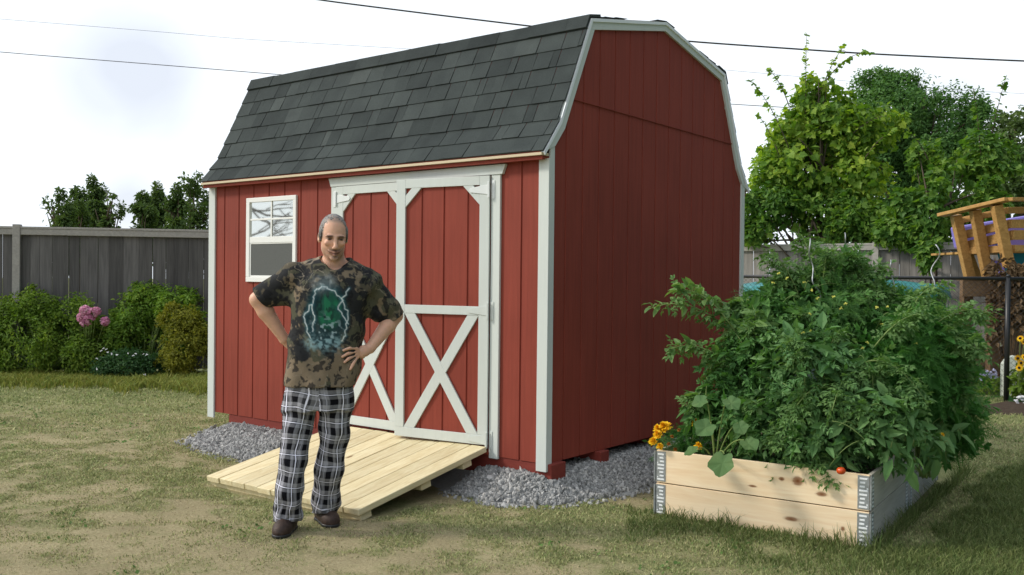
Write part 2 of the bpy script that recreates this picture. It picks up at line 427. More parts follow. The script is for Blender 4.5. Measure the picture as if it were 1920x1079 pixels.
door_leaf(-2.020, .004, 0.0, 1, .768, .288, 2.118)
door_leaf(-.482, -.004, R(8.6), -1, .772, .284, 2.116, 'door leaf standing slightly ajar')
# ---- window: vinyl single hung, divided upper sash, insect screen below
win = MB()
wx0, wx1, wz0, wz1 = -3.166, -2.515, 1.368, 2.080
yf = -.002
for (a, b, c, d) in ((wx0, wx1, wz1-.038, wz1), (wx0, wx1, wz0, wz0+.042), (wx0, wx0+.045, wz0+.042, wz1-.038), (wx1-.036, wx1, wz0+.042, wz1-.038)):
    win.box(a, b, yf, SY0+.01, c, d)
win = win.build('window', VINYL, shed, bevel=.003)
mb = MB(); mb.box(wx0+.045, wx1-.036, yf+.004, SY0, 1.698, 1.748)
mb.box(wx0+.045, wx0+.060, yf+.007, SY0, wz0+.042, 1.698); mb.box(wx1-.048, wx1-.036, yf+.007, SY0, wz0+.042, 1.698)
mb.box(wx0+.060, wx1-.048, yf+.007, SY0, wz0+.042, wz0+.055); mb.box(wx0+.060, wx1-.048, yf+.0075, SY0, 1.688, 1.698)
mb.build('sash', VINYL, win, bevel=.002)
mb = MB(); xm = (wx0+.045+wx1-.036)/2
mb.box(xm-.009, xm+.009, yf+.007, SY0-.006, 1.748, wz1-.038); mb.box(wx0+.045, xm-.009, yf+.007, SY0-.006, 1.888, 1.903); mb.box(xm+.009, wx1-.036, yf+.007, SY0-.006, 1.888, 1.903)
mb.build('muntin', VINYL, win, bevel=.002)
k = NT('window_glass'); k.bsdf((.72,.74,.70), .03, .9, .9); GLASS = k.m
mb = MB(); mb.box(wx0+.045, wx1-.036, SY0-.004, SY0-.001, 1.748, wz1-.038); mb.build('pane', GLASS, win)
k = NT('insect_screen'); n = k.noise(k.coords('Object', (420, 1, 420)), 1, 1); k.bsdf(k.ramp(n, [(.3, (.085,.09,.085)), (.7, (.125,.13,.125))]), .7, .1, .3); SCREEN = k.m
mb = MB(); mb.box(wx0+.060, wx1-.048, yf+.011, SY0-.001, wz0+.055, 1.688); mb.build('insect_screen', SCREEN, win)
# ------------------------------------------------------------------ ramp
PINE = m_wood('pale_new_pine', (.60,.48,.26), (.78,.69,.45), 1, .22, .6, 70, bump=.1,
              knots=[((1.18,.32,.13), .02, (1,.35,0)), ((-.65,.33,.13), .016, (1,.3,0)), ((-.05,.05,.13), .016, (1,.3,0)), ((1.15,-.85,.13), .02, (1,.35,0)), ((-1.1,-.5,.13), .014, (1,.3,0)), ((.3,.55,.1), .015, (1,.3,0))], knotcol=(.20,.09,.025))
ramp = thing('wooden_ramp', (-1.209, -.6, 0), 'pale new pine plank ramp leading up to the shed doors', 'ramp')
mb = MB(); n = 11; W = 1.476/n; ya, yb = -1.205, -.035; za, zb = .069, .276
d = np.array([0, yb-ya, zb-za]); L = np.linalg.norm(d); d /= L; nn = np.array([0, -d[2], d[1]])
for i in range(n):
    xc = -1.947+W*(i+.5); jy = rng.uniform(-.006, .006)
    c = np.array([xc, (ya+yb)/2, (za+zb)/2])+d*jy-nn*.019+nn*rng.uniform(-.0015, .0015)
    mb.obox(c, (W/2-.0022-rng.uniform(0, .001), 0, 0), d*L/2, nn*.019, rng.uniform(.1, .9))
mb.build('plank_deck', PINE, ramp, bevel=.004)
for f in (.06, .50, .84):
    mb = MB(); p = np.array([0, ya, za])+d*L*f-nn*(.038+.0225); mb.obox((-1.205, p[1], p[2]), (.715, 0, 0), d*.045, nn*.022, .6)
    mb.build('cross_batten', PINE, ramp, bevel=.003)
# ------------------------------------------------------------------ ground, gravel, grass
def green(x, y):
    """0 = bare dry soil, 1 = lush"""
    x = np.asarray(x, float); y = np.asarray(y, float); z = np.zeros_like(x)
    P = np.stack([x, y, z], -1)
    g = .28*fbm(P*1.3, 3, 3)+.38*fbm(P*3.9, 8, 3)+.34*fbm(P*9.5, 18, 2)
    g = sstep(.38, .64, g)*.62+.10
    u, v, d = camspace(np.stack([x, y, z], -1))
    g = g + .55*sstep(7.5, 12, d)                                  # greener towards the beds
    right = sstep(1.7, 3.2, x)*sstep(-3.2, -.2, y); g = g+.75*right  # shaded lawn beside the planter
    near = sstep(.5, 1.1, x)*sstep(-1.7, -.2, y); g = g+.35*near
    path = np.exp(-(((x+.6)/1.5)**2+((y+2.0)/.7)**2)); g = g-.35*path-.16*sstep(7.0, 4.5, d)*sstep(1.6, .6, x)
    return np.clip(g, 0, 1.2)
GRAV = [(-3.68, -.06), (-3.50, -.34), (-2.9, -.52), (-2.3, -.56), (-1.6, -.30), (-.7, -.22), (-.45, -.34), (-.15, -.36), (.18, -.18), (.32, .2), (.42, 1.2), (.40, 3.4), (-3.95, 3.4), (-3.95, .4)]
GP = np.array(GRAV)
def poly_sd(x, y):
    p = np.stack([x, y], -1); dmin = np.full(x.shape, 1e9); ins = np.zeros(x.shape, bool)
    for i in range(len(GP)):
        a, b = GP[i], GP[(i+1) % len(GP)]; e = b-a; t = np.clip(((p-a)@e)/(e@e), 0, 1)
        dmin = np.minimum(dmin, np.linalg.norm(p-a-t[..., None]*e, axis=-1))
        c = ((a[1] > y) != (b[1] > y)) & (x < (b[0]-a[0])*(y-a[1])/(b[1]-a[1]+1e-12)+a[0]); ins ^= c
    return np.where(ins, -dmin, dmin)
def grav_h(x, y):
    sd = poly_sd(x, y)+.05*(vnoise(np.stack([x*6, y*6, 0*x], -1), 5)-.5)
    return .12*sstep(.0, -.38, sd)+.012*(sd < 0)
def gh(x, y):
    P = np.stack([x, y, np.zeros_like(x)], -1)
    return .022*(fbm(P*1.6, 21, 3)-.5)+.012*(vnoise(P*7, 33)-.5)
xs = np.concatenate([[-300, -120, -60, -30, -20], np.arange(-15, 8.01, .07), [12, 20, 40, 90, 300]])
ys = np.concatenate([[-300, -90, -30, -12, -8], np.arange(-6, 15.01, .07), [20, 32, 60, 120, 400]])
X, Y = np.meshgrid(xs, ys, indexing='ij'); nx, ny = X.shape
inn_ = (X > -14.9) & (X < 7.9) & (Y > -5.9) & (Y < 14.9)
Zg = np.where(inn_, gh(X, Y), 0)
idx = np.arange(nx*ny).reshape(nx, ny)
F = np.stack([idx[:-1, :-1], idx[1:, :-1], idx[1:, 1:], idx[:-1, 1:]], -1).reshape(-1, 4)
gr = green(X, Y)
k = NT('dry_lawn_soil'); g = k.attr('green'); oc = k.coords('Object')
n1 = k.noise(oc, 14, 6, .7); n2 = k.noise(oc, 70, 5, .7); n3 = k.noise(oc, 260, 3, .7); n4 = k.noise(k.coords('Object', (1,1,1)), 2.2, 4)
dry = k.ramp(n2, [(.25, (.29,.245,.14)), (.5, (.43,.365,.215)), (.75, (.56,.49,.31))])
grn = k.ramp(n2, [(.25, (.145,.17,.062)), (.5, (.255,.275,.118)), (.8, (.37,.37,.175))])
f = k.math('ADD', k.math('MULTIPLY', g, .85), k.math('MULTIPLY', k.math('SUBTRACT', n1, .5), 1.1))
c = k.mix(k.ramp(f, [(.02, (0,0,0)), (.60, (1,1,1))]), dry, grn)
c = k.mix(.5, c, k.ramp(n3, [(.3, (.6,.6,.6)), (.7, (1.35,1.35,1.35))]), 'MULTIPLY')
c = k.mix(.6, c, k.ramp(n4, [(.3, (.72,.72,.70)), (.7, (1.2,1.2,1.2))]), 'MULTIPLY')
h = k.math('ADD', k.math('MULTIPLY', n2, .7), k.math('MULTIPLY', n3, .4))
k.bsdf(c, .95, spec=.1, normal=k.bump(h, .8, .03))
tag(np_mesh('ground', np.stack([X, Y, Zg], -1).reshape(-1, 3), F, k.m, smooth=True, attrs={'green': gr.ravel()}), kind='structure')

# gravel pad: a mound skinned with thousands of angular stones
gx, gy = np.arange(-4.1, .75, .04), np.arange(-.8, 3.5, .04)
GX, GY = np.meshgrid(gx, gy, indexing='ij'); sd = poly_sd(GX, GY); GZ = np.where(sd < .06, grav_h(GX, GY)-.006, -.06)
gi = np.arange(GX.size).reshape(GX.shape)
gF = np.stack([gi[:-1, :-1], gi[1:, :-1], gi[1:, 1:], gi[:-1, 1:]], -1).reshape(-1, 4)
ico = bmesh_ico = None
import bmesh
bm = bmesh.new(); bmesh.ops.create_icosphere(bm, subdivisions=1, radius=1.0)
IV = np.array([v.co[:] for v in bm.verts]); IF = np.array([[v.index for v in f.verts] for f in bm.faces]); bm.free()
def stones(n, region, smin, smax):
    pts = []
    while len(pts) < n:
        p = region(n*3); pts += list(p)
    return np.array(pts[:n])
def reg(m):
    x = rng.uniform(-4.0, .55, m); y = rng.uniform(-.75, 3.0, m)
    s = poly_sd(x, y)
    vis = (y < .12) | (x > -.15) | (x < -3.35) & (y < .6)
    under_ramp = (x > -1.9) & (x < -.6) & (y > -.6)
    keep = vis & ~under_ramp & ((s < -.01) | ((s < .10) & (rng.random(m) < .10)))
    keep &= (y < 1.2) | (rng.random(m) < .4)
    return np.stack([x, y], -1)[keep]
N = 24000; xy = stones(N, reg, 0, 0)
sc = rng.gamma(5, 1/5, N)*.0078+.0035
V = IV[None]*sc[:, None, None]*(1+rng.normal(0, .16, (N, len(IV), 1)))*rng.uniform(.55, 1.25, (N, 1, 3))
ang = rng.uniform(0, 6.283, N); ca, sa = np.cos(ang), np.sin(ang)
tl = rng.normal(0, .5, (N, 2))
V2 = V.copy(); V2[..., 0] = V[..., 0]*ca[:, None]-V[..., 1]*sa[:, None]; V2[..., 1] = V[..., 0]*sa[:, None]+V[..., 1]*ca[:, None]
V2[..., 2] += V2[..., 0]*tl[:, :1]+V2[..., 1]*tl[:, 1:]
zz = np.where(poly_sd(xy[:, 0], xy[:, 1]) < .0, grav_h(xy[:, 0], xy[:, 1]), .004)+rng.uniform(-.003, .008, N)
V2 += np.concatenate([xy, zz[:, None]], 1)[:, None, :]
SF = (IF[None]+(np.arange(N)*len(IV))[:, None, None]).reshape(-1, 3)
allV = np.concatenate([np.stack([GX, GY, GZ], -1).reshape(-1, 3), V2.reshape(-1, 3)])
k = NT('grey_crushed_gravel'); i = k.island(); n = k.noise(k.coords(), 55, 4, .7)
c = k.ramp(i, [(0, (.21,.212,.21)), (.45, (.31,.31,.305)), (.8, (.39,.388,.38)), (1, (.54,.53,.51))])
c = k.mix(.5, c, k.ramp(n, [(.3, (.6,.6,.6)), (.7, (1.25,1.25,1.25))]), 'MULTIPLY'); k.bsdf(c, .85, spec=.25)
tag(np_mesh('gravel', allV, [gF, SF+GX.size], k.m), 'loose grey crushed gravel heaped around the foot of the shed', 'gravel', kind='stuff')

# grass blades
BED = [(.775, .05), (2.012, .14), (1.83, 2.9), (.6, 2.8)]
def blades(n, ulo, uhi, dlo, dhi, hmin, hmax, thr, cfun, seed, wid=.0028, extra=None):
    r = np.random.default_rng(seed); m = n*5
    d = np.sqrt(r.uniform(dlo**2, dhi**2, m)); u = r.uniform(ulo, uhi, m)
    q = _f[None]+_r[None]*((u-IW/2)/FPX)[:, None]; q[:, 2] = 0
    x = CAMP[0]+q[:, 0]*d; y = CAMP[1]+q[:, 1]*d
    P = np.stack([x*5, y*5, 0*x], -1)
    g = green(x, y)*.85+(fbm(P, 61, 3)-.5)*1.0
    ok = (g > thr+r.uniform(-.35, .25, m)) & (poly_sd(x, y) > .02+.05*(r.random(m)-.5))
    inr = (x > -1.97) & (x < -.45) & (y > -1.22) & (y < .1); ok &= ~inr
    insh = (x > -3.8) & (x < .1) & (y > -.1) & (y < 3.2); ok &= ~insh
    inb = (x > .78-.035*(y)) & (x < 2.01-.03*y) & (y > .05+.073*(x-.775)) & (y < 2.75); ok &= ~inb
    if extra is not None: ok &= extra(x, y, u, d)
    s = np.nonzero(ok)[0][:n]; x, y, d, g = x[s], y[s], d[s], g[s]; n = len(s)
    h = r.uniform(hmin, hmax, n)*(.6+.6*np.clip(g, 0, 1)); a = r.uniform(0, 6.283, n)
    w = wid*np.clip(d/5.0, .8, 2.4)
    lean = r.normal(0, .55, (n, 2))*h[:, None]; z = gh(x, y)-.003
    ex, ey = np.cos(a)*w, np.sin(a)*w
    b0 = np.stack([x-ex, y-ey, z], -1); b1 = np.stack([x+ex, y+ey, z], -1)
    m0 = np.stack([x-ex*.7+lean[:, 0]*.4, y-ey*.7+lean[:, 1]*.4, z+h*.6], -1); m1 = np.stack([x+ex*.7+lean[:, 0]*.4, y+ey*.7+lean[:, 1]*.4, z+h*.6], -1)
    t = np.stack([x+lean[:, 0], y+lean[:, 1], z+h*r.uniform(.8, 1.05, n)], -1)
    V = np.stack([b0, b1, m1, m0, t], 1).reshape(-1, 3); o = np.arange(n)*5
    return V, np.stack([o, o+1, o+2, o+3], -1), np.stack([o+3, o+2, o+4], -1), np.repeat(cfun(r, n, g, x, y, d), 5, 0)
def c_lawn(r, n, g, x, y, d):
    t = np.clip(r.normal(.5, .25, n)+.25*(g-.5), 0, 1)[:, None]
    c = np.array([.52,.48,.26])*(1-t)+np.array([.225,.30,.10])*t
    return c*r.uniform(.55, 1.35, (n, 1))
def c_straw(r, n, g, x, y, d): return np.array([.54,.45,.27])*r.uniform(.35, 1.35, (n, 1))
def c_edge(r, n, g, x, y, d):
    t = r.random((n, 1)); return (np.array([.30,.29,.06])*(1-t)+np.array([.17,.24,.045])*t)*r.uniform(.7, 1.3, (n, 1))
def c_lush(r, n, g, x, y, d):
    t = r.random((n, 1)); return (np.array([.085,.14,.034])*(1-t)+np.array([.22,.25,.09])*t)*r.uniform(.7, 1.3, (n, 1))
sets = [blades(120000, -80, 2000, 3.7, 8.0, .007, .026, .26, c_lawn, 1, .0034),
        blades(80000, -80, 2000, 8.0, 13.5, .010, .034, .22, c_lawn, 2, .0032),
        blades(36000, -780, -80, 3.4, 8.0, .007, .026, .26, c_lawn, 11, .0034), blades(36000, 2000, 2750, 3.4, 8.0, .007, .026, .26, c_lawn, 12, .0034),
        blades(24000, -780, -80, 8.0, 13.5, .010, .034, .22, c_lawn, 13, .0036), blades(24000, 2000, 2750, 8.0, 13.5, .010, .034, .22, c_lawn, 14, .0036),
        blades(16000, -780, -80, 3.4, 9.5, .005, .018, -.6, c_straw, 15, .0026), blades(16000, 2000, 2750, 3.4, 9.5, .005, .018, -.6, c_straw, 16, .0026),
        blades(12000, 2000, 2750, 3.4, 8.5, .02, .06, .35, c_lush, 17, .003),
        blades(60000, -80, 2000, 3.7, 9.5, .005, .018, -.6, c_straw, 3, .0024),
        blades(42000, -480, 420, 10.6, 12.9, .03, .13, .15, c_edge, 4, .0035, lambda x, y, u, d: d > 10.9+1.5*fbm(np.stack([u/45, d*0, d*0], -1), 55, 3)+np.random.default_rng(4).normal(0, .18, len(d))),
        blades(34000, 1180, 2000, 3.7, 8.5, .02, .06, .35, c_lush, 5, .0028, lambda x, y, u, d: (x > 1.9+.5*fbm(np.stack([x*2, y*2, 0*x], -1), 77, 2)) | (sstep(.0, .75, y+.75+1.2*(fbm(np.stack([x*2.5, y*2.5, 0*x], -1), 78, 2)-.5))*sstep(.2, 1.0, x) > rng.random(len(x))*1.6) & (y < .3)),
        blades(5000, 1180, 2000, 4.2, 7.0, .06, .13, -.5, c_lush, 6, .0024, lambda x, y, u, d: ((np.abs(y-(.02+.073*(x-.775))) < .05) & (x > .7) & (x < 2.05) & (vnoise(np.stack([x*4, y*0, 0*x], -1), 9) > .45)) | ((np.abs(x-(2.035-.03*y)) < .05) & (y > 0) & (y < 3)))]
# flat little clover and plantain leaves dotted about the lawn
rw = np.random.default_rng(44); wc_ = []
for _ in range(260):
    d = math.sqrt(rw.uniform(3.8**2, 11**2)); u = rw.uniform(-60, 1980); q = _f+_r*((u-IW/2)/FPX); c0 = CAMP[:2]+q[:2]*d
    if green(c0[0], c0[1]) < .15 or poly_sd(np.array([c0[0]]), np.array([c0[1]]))[0] < .08 or (-2 < c0[0] < -.4 and -1.3 < c0[1] < .1) or (-3.8 < c0[0] < .1 and -.1 < c0[1] < 3.2) or (.7 < c0[0] < 2.1 and 0 < c0[1] < 2.4): continue
    for _ in range(rw.integers(4, 16)): wc_.append((*(c0+rw.normal(0, .05, 2)), rw.uniform(.010, .028), rw.uniform(0, 6.28)))
wc_ = np.array(wc_); nW = len(wc_); zW = gh(wc_[:, 0], wc_[:, 1])+.006; cW, sW_ = np.cos(wc_[:, 3]), np.sin(wc_[:, 3]); L_w = wc_[:, 2]
P0 = np.stack([wc_[:, 0], wc_[:, 1], zW], -1); e1 = np.stack([cW*L_w, sW_*L_w, .25*L_w], -1); e2 = np.stack([-sW_*L_w*.38, cW*L_w*.38, .3*L_w], -1)
Vw = np.stack([P0, P0+e1*.5-e2, P0+e1, P0+e1*.5+e2, P0+e1*.5], 1).reshape(-1, 3); ow = np.arange(nW)*5
cl = np.repeat(np.array([.11, .20, .05])*rw.uniform(.7, 1.4, (nW, 1)), 5, 0)
sets.append((Vw, np.zeros((0, 4), int), np.concatenate([np.stack([ow, ow+1, ow+4], -1), np.stack([ow+1, ow+2, ow+4], -1), np.stack([ow+2, ow+3, ow+4], -1), np.stack([ow+3, ow, ow+4], -1)]), cl))
off_ = 0; Vs = []; Q = []; Tt = []; Cc = []
for v, q, t, c in sets: Vs.append(v); Q.append(q+off_); Tt.append(t+off_); Cc.append(c); off_ += len(v)
k = NT('grass_blades'); k.leaf(k.attr('Col', 'Color'), .3, .6, .2)
tag(np_mesh('grass', np.concatenate(Vs), [np.concatenate(Q), np.concatenate(Tt)], k.m, attrs={'Col': np.concatenate(Cc)}), 'short patchy lawn grass, half dried out', 'grass', kind='stuff')
# ------------------------------------------------------------------ signed distance modelling
class Grid:
    def __init__(s, lo, hi, h):
        s.lo = np.array(lo, float); s.h = h; s.n = np.ceil((np.array(hi)-s.lo)/h).astype(int)+1
        s.d = np.full(s.n, .2, np.float32)
        s.ax = [s.lo[i]+h*np.arange(s.n[i]) for i in range(3)]
    def sub(s, lo, hi):
        a = np.clip(np.floor((np.array(lo)-s.lo)/s.h).astype(int), 0, s.n); b = np.clip(np.ceil((np.array(hi)-s.lo)/s.h).astype(int)+1, 0, s.n)
        sl = tuple(slice(a[i], b[i]) for i in range(3))
        X = np.meshgrid(*[s.ax[i][sl[i]] for i in range(3)], indexing='ij', sparse=True)
        return sl, X
    def comb(s, sl, v, k, op):
        o = s.d[sl]
        if op == 'u':
            if k > 0: hh = np.clip(.5+.5*(o-v)/k, 0, 1); s.d[sl] = o*(1-hh)+v*hh-k*hh*(1-hh)
            else: s.d[sl] = np.minimum(o, v)
        else:
            if k > 0: hh = np.clip(.5-.5*(o+v)/k, 0, 1); s.d[sl] = o*(1-hh)-v*hh+k*hh*(1-hh)
            else: s.d[sl] = np.maximum(o, -v)
    def cone(s, a, b, ra, rb, k=.01, op='u', fl=None):
        a, b = np.array(a, float), np.array(b, float); m = max(ra, rb)+max(k, .0)*2+.03
        sl, (x, y, z) = s.sub(np.minimum(a, b)-m, np.maximum(a, b)+m)
        e = b-a; L2 = e@e; t = np.clip(((x-a[0])*e[0]+(y-a[1])*e[1]+(z-a[2])*e[2])/L2, 0, 1)
        yy = (y-a[1]-t*e[1])
        if fl: yy = yy/fl
        v = np.sqrt((x-a[0]-t*e[0])**2+yy**2+(z-a[2]-t*e[2])**2)-(ra+(rb-ra)*t)
        s.comb(sl, v.astype(np.float32), k, op); return s
    def chain(s, pts, rs, k=.01, op='u', fl=None):
        for i in range(len(pts)-1): s.cone(pts[i], pts[i+1], rs[i], rs[i+1], k, op, fl)
        return s
    def ell(s, c, r, k=.01, op='u', rot=None):
        c = np.array(c, float); r = np.array(r, float); m = max(r)+k*2+.03
        sl, (x, y, z) = s.sub(c-m, c+m); p = (x-c[0], y-c[1], z-c[2])
        if rot is not None: M = np.array(rot); p = tuple(M[0, i]*p[0]+M[1, i]*p[1]+M[2, i]*p[2] for i in range(3))
        k0 = np.sqrt((p[0]/r[0])**2+(p[1]/r[1])**2+(p[2]/r[2])**2)
        k1 = np.sqrt((p[0]/r[0]**2)**2+(p[1]/r[1]**2)**2+(p[2]/r[2]**2)**2)+1e-9
        v = k0*(k0-1)/k1
        s.comb(sl, v.astype(np.float32), k, op); return s
    def loft(s, rows, k=.02, op='u', p=2.3):
        """rows of (z, cx, cy, a, b): stacked super-ellipses"""
        r = np.array(sorted(rows)); m = .06
        lo = [min(r[:, 1]-r[:, 3])-m, min(r[:, 2]-r[:, 4])-m, r[0, 0]-m]; hi = [max(r[:, 1]+r[:, 3])+m, max(r[:, 2]+r[:, 4])+m, r[-1, 0]+m]
        sl, (x, y, z) = s.sub(lo, hi); f = [np.interp(z, r[:, 0], r[:, i]) for i in range(1, 5)]
        q = (np.abs((x-f[0])/f[2])**p+np.abs((y-f[1])/f[3])**p)**(1/p)
        v = (q-1)*np.minimum(f[2], f[3])
        v = np.maximum(v, np.maximum(r[0, 0]-z, z-r[-1, 0]))
        s.comb(sl, v.astype(np.float32), k, op); return s
    def plane_cut(s, lo, hi, p, n):
        """remove what lies on the +n side of the plane, inside the box"""
        sl, (x, y, z) = s.sub(lo, hi); p = np.array(p); n = np.array(n, float); n /= np.linalg.norm(n)
        v = ((x-p[0])*n[0]+(y-p[1])*n[1]+(z-p[2])*n[2]).astype(np.float32); s.d[sl] = np.maximum(s.d[sl], v); return s
    def mesh(s):
        d = s.d; ins = d < 0; nx, ny, nz = s.n
        cnt = np.zeros((nx-1, ny-1, nz-1), np.int8)
        for i in (0, 1):
            for j in (0, 1):
                for k in (0, 1): cnt += ins[i:nx-1+i, j:ny-1+j, k:nz-1+k]
        act = (cnt > 0) & (cnt < 8); C = np.argwhere(act); idm = np.full(act.shape, -1, np.int64); idm[act] = np.arange(len(C))
        acc = np.zeros((len(C), 3)); w = np.zeros(len(C))
        corners = [(i, j, k) for i in (0, 1) for j in (0, 1) for k in (0, 1)]
        cv = {c: d[C[:, 0]+c[0], C[:, 1]+c[1], C[:, 2]+c[2]] for c in corners}
        for c in corners:
            for a in range(3):
                if c[a]: continue
                e = list(c); e[a] = 1; e = tuple(e); va, vb = cv[c], cv[e]; m = (va < 0) != (vb < 0)
                t = np.where(m, va/(va-vb+1e-12), 0); q = np.array(c, float)[None]+t[:, None]*(np.array(e)-np.array(c))[None]
                acc += np.where(m[:, None], q, 0); w += m
        V = s.lo+(C+acc/w[:, None])*s.h
        Fs = []
        for a in range(3):
            b, c = (a+1) % 3, (a+2) % 3
            s0 = [slice(1, -1)]*3; s0[a] = slice(0, None); 
            A = ins[tuple(slice(0, -1) if i == a else slice(None) for i in range(3))]; B = ins[tuple(slice(1, None) if i == a else slice(None) for i in range(3))]
            E = np.argwhere(A != B); 
            ok = (E[:, b] > 0) & (E[:, c] > 0) & (E[:, b] < s.n[b]-1) & (E[:, c] < s.n[c]-1); E = E[ok]
            fl = A[E[:, 0], E[:, 1], E[:, 2]]
            def cell(db, dc):
                q = E.copy(); q[:, b] += db; q[:, c] += dc; return idm[q[:, 0], q[:, 1], q[:, 2]]
            f = np.stack([cell(-1, -1), cell(0, -1), cell(0, 0), cell(-1, 0)], -1)
            f = np.where(fl[:, None], f, f[:, ::-1]); Fs.append(f)
        return V, np.concatenate(Fs)

# ------------------------------------------------------------------ the man
MD = 5.25
_m = atz(592, 519+1755*1.42/MD); M0 = np.array([_m[0], _m[1], 0.0])
los = np.array([CAMP[0]-M0[0], CAMP[1]-M0[1], 0]); los /= np.linalg.norm(los)
EY = -los; EX = np.array([-EY[1]*-1, 0, 0]); EX = np.array([EY[1], -EY[0], 0.0])     # local x = photo right, y = away
def Q(u, v, Y=0.0):
    q = ray(u, v); t = ((M0-CAMP)@EY+Y)/(q@EY); p = CAMP+q*t
    return np.array([(p-M0)@EX, Y, p[2]])
def loc(p): p = np.asarray(p); return np.array([(p-M0)@EX, (p-M0)@EY, p[2]])
def toW(V): return M0+V[:, :1]*EX+V[:, 1:2]*EY+V[:, 2:]*np.array([0, 0, 1.0])

sR, sL = Q(548, 515, .03), Q(690, 525, .03)
eR, eL = Q(483, 562, .10), Q(741, 592, .10)
wR, wL = Q(533, 636, .11), Q(694, 653, -.015)
hd = Q(625, 444, -.035)
yaw, pit, rol = R(7), R(9), R(1.5)
Rz = np.array([[math.cos(yaw), -math.sin(yaw), 0], [math.sin(yaw), math.cos(yaw), 0], [0, 0, 1]])
Rx = np.array([[1, 0, 0], [0, math.cos(pit), -math.sin(pit)], [0, math.sin(pit), math.cos(pit)]])
Ry = np.array([[math.cos(rol), 0, math.sin(rol)], [0, 1, 0], [-math.sin(rol), 0, math.cos(rol)]])
HR = Rz@Rx@Ry
def H(x, y, z): return hd+HR@np.array([x, y, z])
tR, tL = loc(atz(520, 1011)), loc(atz(628, 990))           # toes
aR, aL = np.array([Q(541, 985)[0], tR[1]+.175, .085]), np.array([Q(607, 972)[0], tL[1]+.155, .085])
kR, kL = Q(549, 868, -.03), Q(617, 880, .06)
hR, hL = Q(572, 745, .02), Q(632, 745, .02)
hemz = Q(600, 722)[2]

# ---- body: head, neck, torso, arms with hands, legs: one continuous skin
g = Grid([-.46, -.36, .0], [.56, .34, 1.82], .004)
g.loft([(hemz-.02, .03, .0, .155, .105), (hemz+.15, .045, .0, .165, .10), (hemz+.38, .06, .005, .175, .10), (hemz+.55, .075, .015, .15, .085), (hemz+.64, .085, .02, .09, .06)], 0)
nb = Q(627, 497, .03)
g.cone(nb-[0, 0, .03], hd+[0, .038, -.05], .062, .055, .025)
g.chain([nb-[.03, -.01, .02], sR], [.05, .058], .04); g.chain([nb+[.03, .01, -.02], sL], [.05, .058], .04)
# arms (tapered, upper arm > forearm > wrist)
g.chain([sR, sR*.45+eR*.55, eR], [.056, .050, .043], .02); g.chain([eR, eR*.7+wR*.3, wR], [.044, .046, .028], .012)
g.chain([sL, sL*.45+eL*.55, eL], [.056, .050, .043], .02); g.chain([eL, eL*.7+wL*.3, wL], [.044, .046, .029], .012)
# left hand: palm on the hip, four spread fingers wrapping forward, thumb behind
pL = Q(676, 662, -.050)
g.chain([wL, wL*.4+pL*.6, pL], [.029, .031, .030], .012, fl=.62)
fb = [Q(668, 654, -.066), Q(665, 660, -.072), Q(664, 667, -.074), Q(666, 674, -.070)]
fm = [Q(655, 653, -.098), Q(652, 663, -.104), Q(653, 673, -.106), Q(661, 684, -.100)]
ft = [Q(644, 657, -.116), Q(642, 669, -.120), Q(646, 679, -.120), Q(657, 692, -.112)]
fm = [q+[0, -.012, 0] for q in fm]; ft = [q+[0, -.014, 0] for q in ft]; fb = [q+[0, -.008, 0] for q in fb]
for b, m_, t in zip(fb, fm, ft): g.chain([pL*.5+b*.5, b, m_, t], [.012, .0100, .0092, .0072], .004)
th = Q(680, 668, -.01); g.chain([wL*.5+pL*.5, th, th+[-.02, .035, -.012], th+[-.045, .05, -.02]], [.017, .014, .0115, .009], .006)
# right hand: back of the hand on the hip, fingers turned back
pR = Q(549, 648, .125)
g.chain([wR, wR*.4+pR*.6, pR], [.028, .031, .030], .012, fl=.62)
for i in range(4):
    b = pR+[.02, .01, .020-.017*i]; g.chain([pR*.6+b*.4, b, b+[.038, .012, -.012], b+[.064, .004, -.03]], [.012, .010, .009, .0072], .004)
th = pR+[-.012, -.012, -.035]; g.chain([wR*.4+pR*.6, th, th+[-.004, -.03, -.028], th+[-.008, -.052, -.045]], [.016, .013, .011, .0085], .006)
# legs and feet (inside the trousers and shoes)
for h_, k_, a_, t_ in ((hR, kR, aR, tR), (hL, kL, aL, tL)):
    g.chain([h_, k_, a_], [.068, .045, .034], .03)
    g.cone(a_-[0, 0, .02], np.array([t_[0], t_[1], .035])*.75+a_*.25*[1, 1, .4], .034, .026, .02)
# head
def E(x, y, z, rx, ry, rz, k=.01, op='u', r2=None): g.ell(H(x, y, z), (rx, ry, rz), k, op, HR if r2 is None else HR@r2)
E(0, .012, .030, .0725, .092, .094, .0)                       # skull
E(0, -.016, -.030, .061, .072, .085, .03)                      # face
E(0, -.042, -.092, .033, .034, .030, .028)                     # jaw
E(0, -.072, -.113, .021, .016, .015, .014)                     # chin
for s_ in (-1, 1):
    E(s_*.039, .004, -.062, .018, .038, .034, .025)            # jaw angle
    E(s_*.037, -.070, -.030, .021, .014, .015, .012)           # cheekbone
    E(s_*.030, -.081, .011, .026, .012, .0085, .008)           # brow ridge
    E(s_*.031, -.092, -.006, .019, .019, .0115, .006, 's')     # eye socket
    E(s_*.031, -.0725, -.0065, .0125, .011, .0105, .003)       # eyeball and lids
    E(s_*.012, -.098, -.053, .0085, .010, .008, .005)          # nostril wing
    E(s_*.075, .012, -.010, .010, .019, .030, .006)            # ear
    E(s_*.082, .004, -.006, .006, .009, .015, .004, 's')
    g.cone(H(s_*.020, -.094, -.053), H(s_*.039, -.074, -.078), .0045, .004, .006, 's')  # smile line
g.cone(H(0, -.084, .006), H(0, -.108, -.043), .0085, .0115, .010)   # nose bridge
E(0, -.109, -.048, .0120, .0105, .0095, .006)                  # nose tip
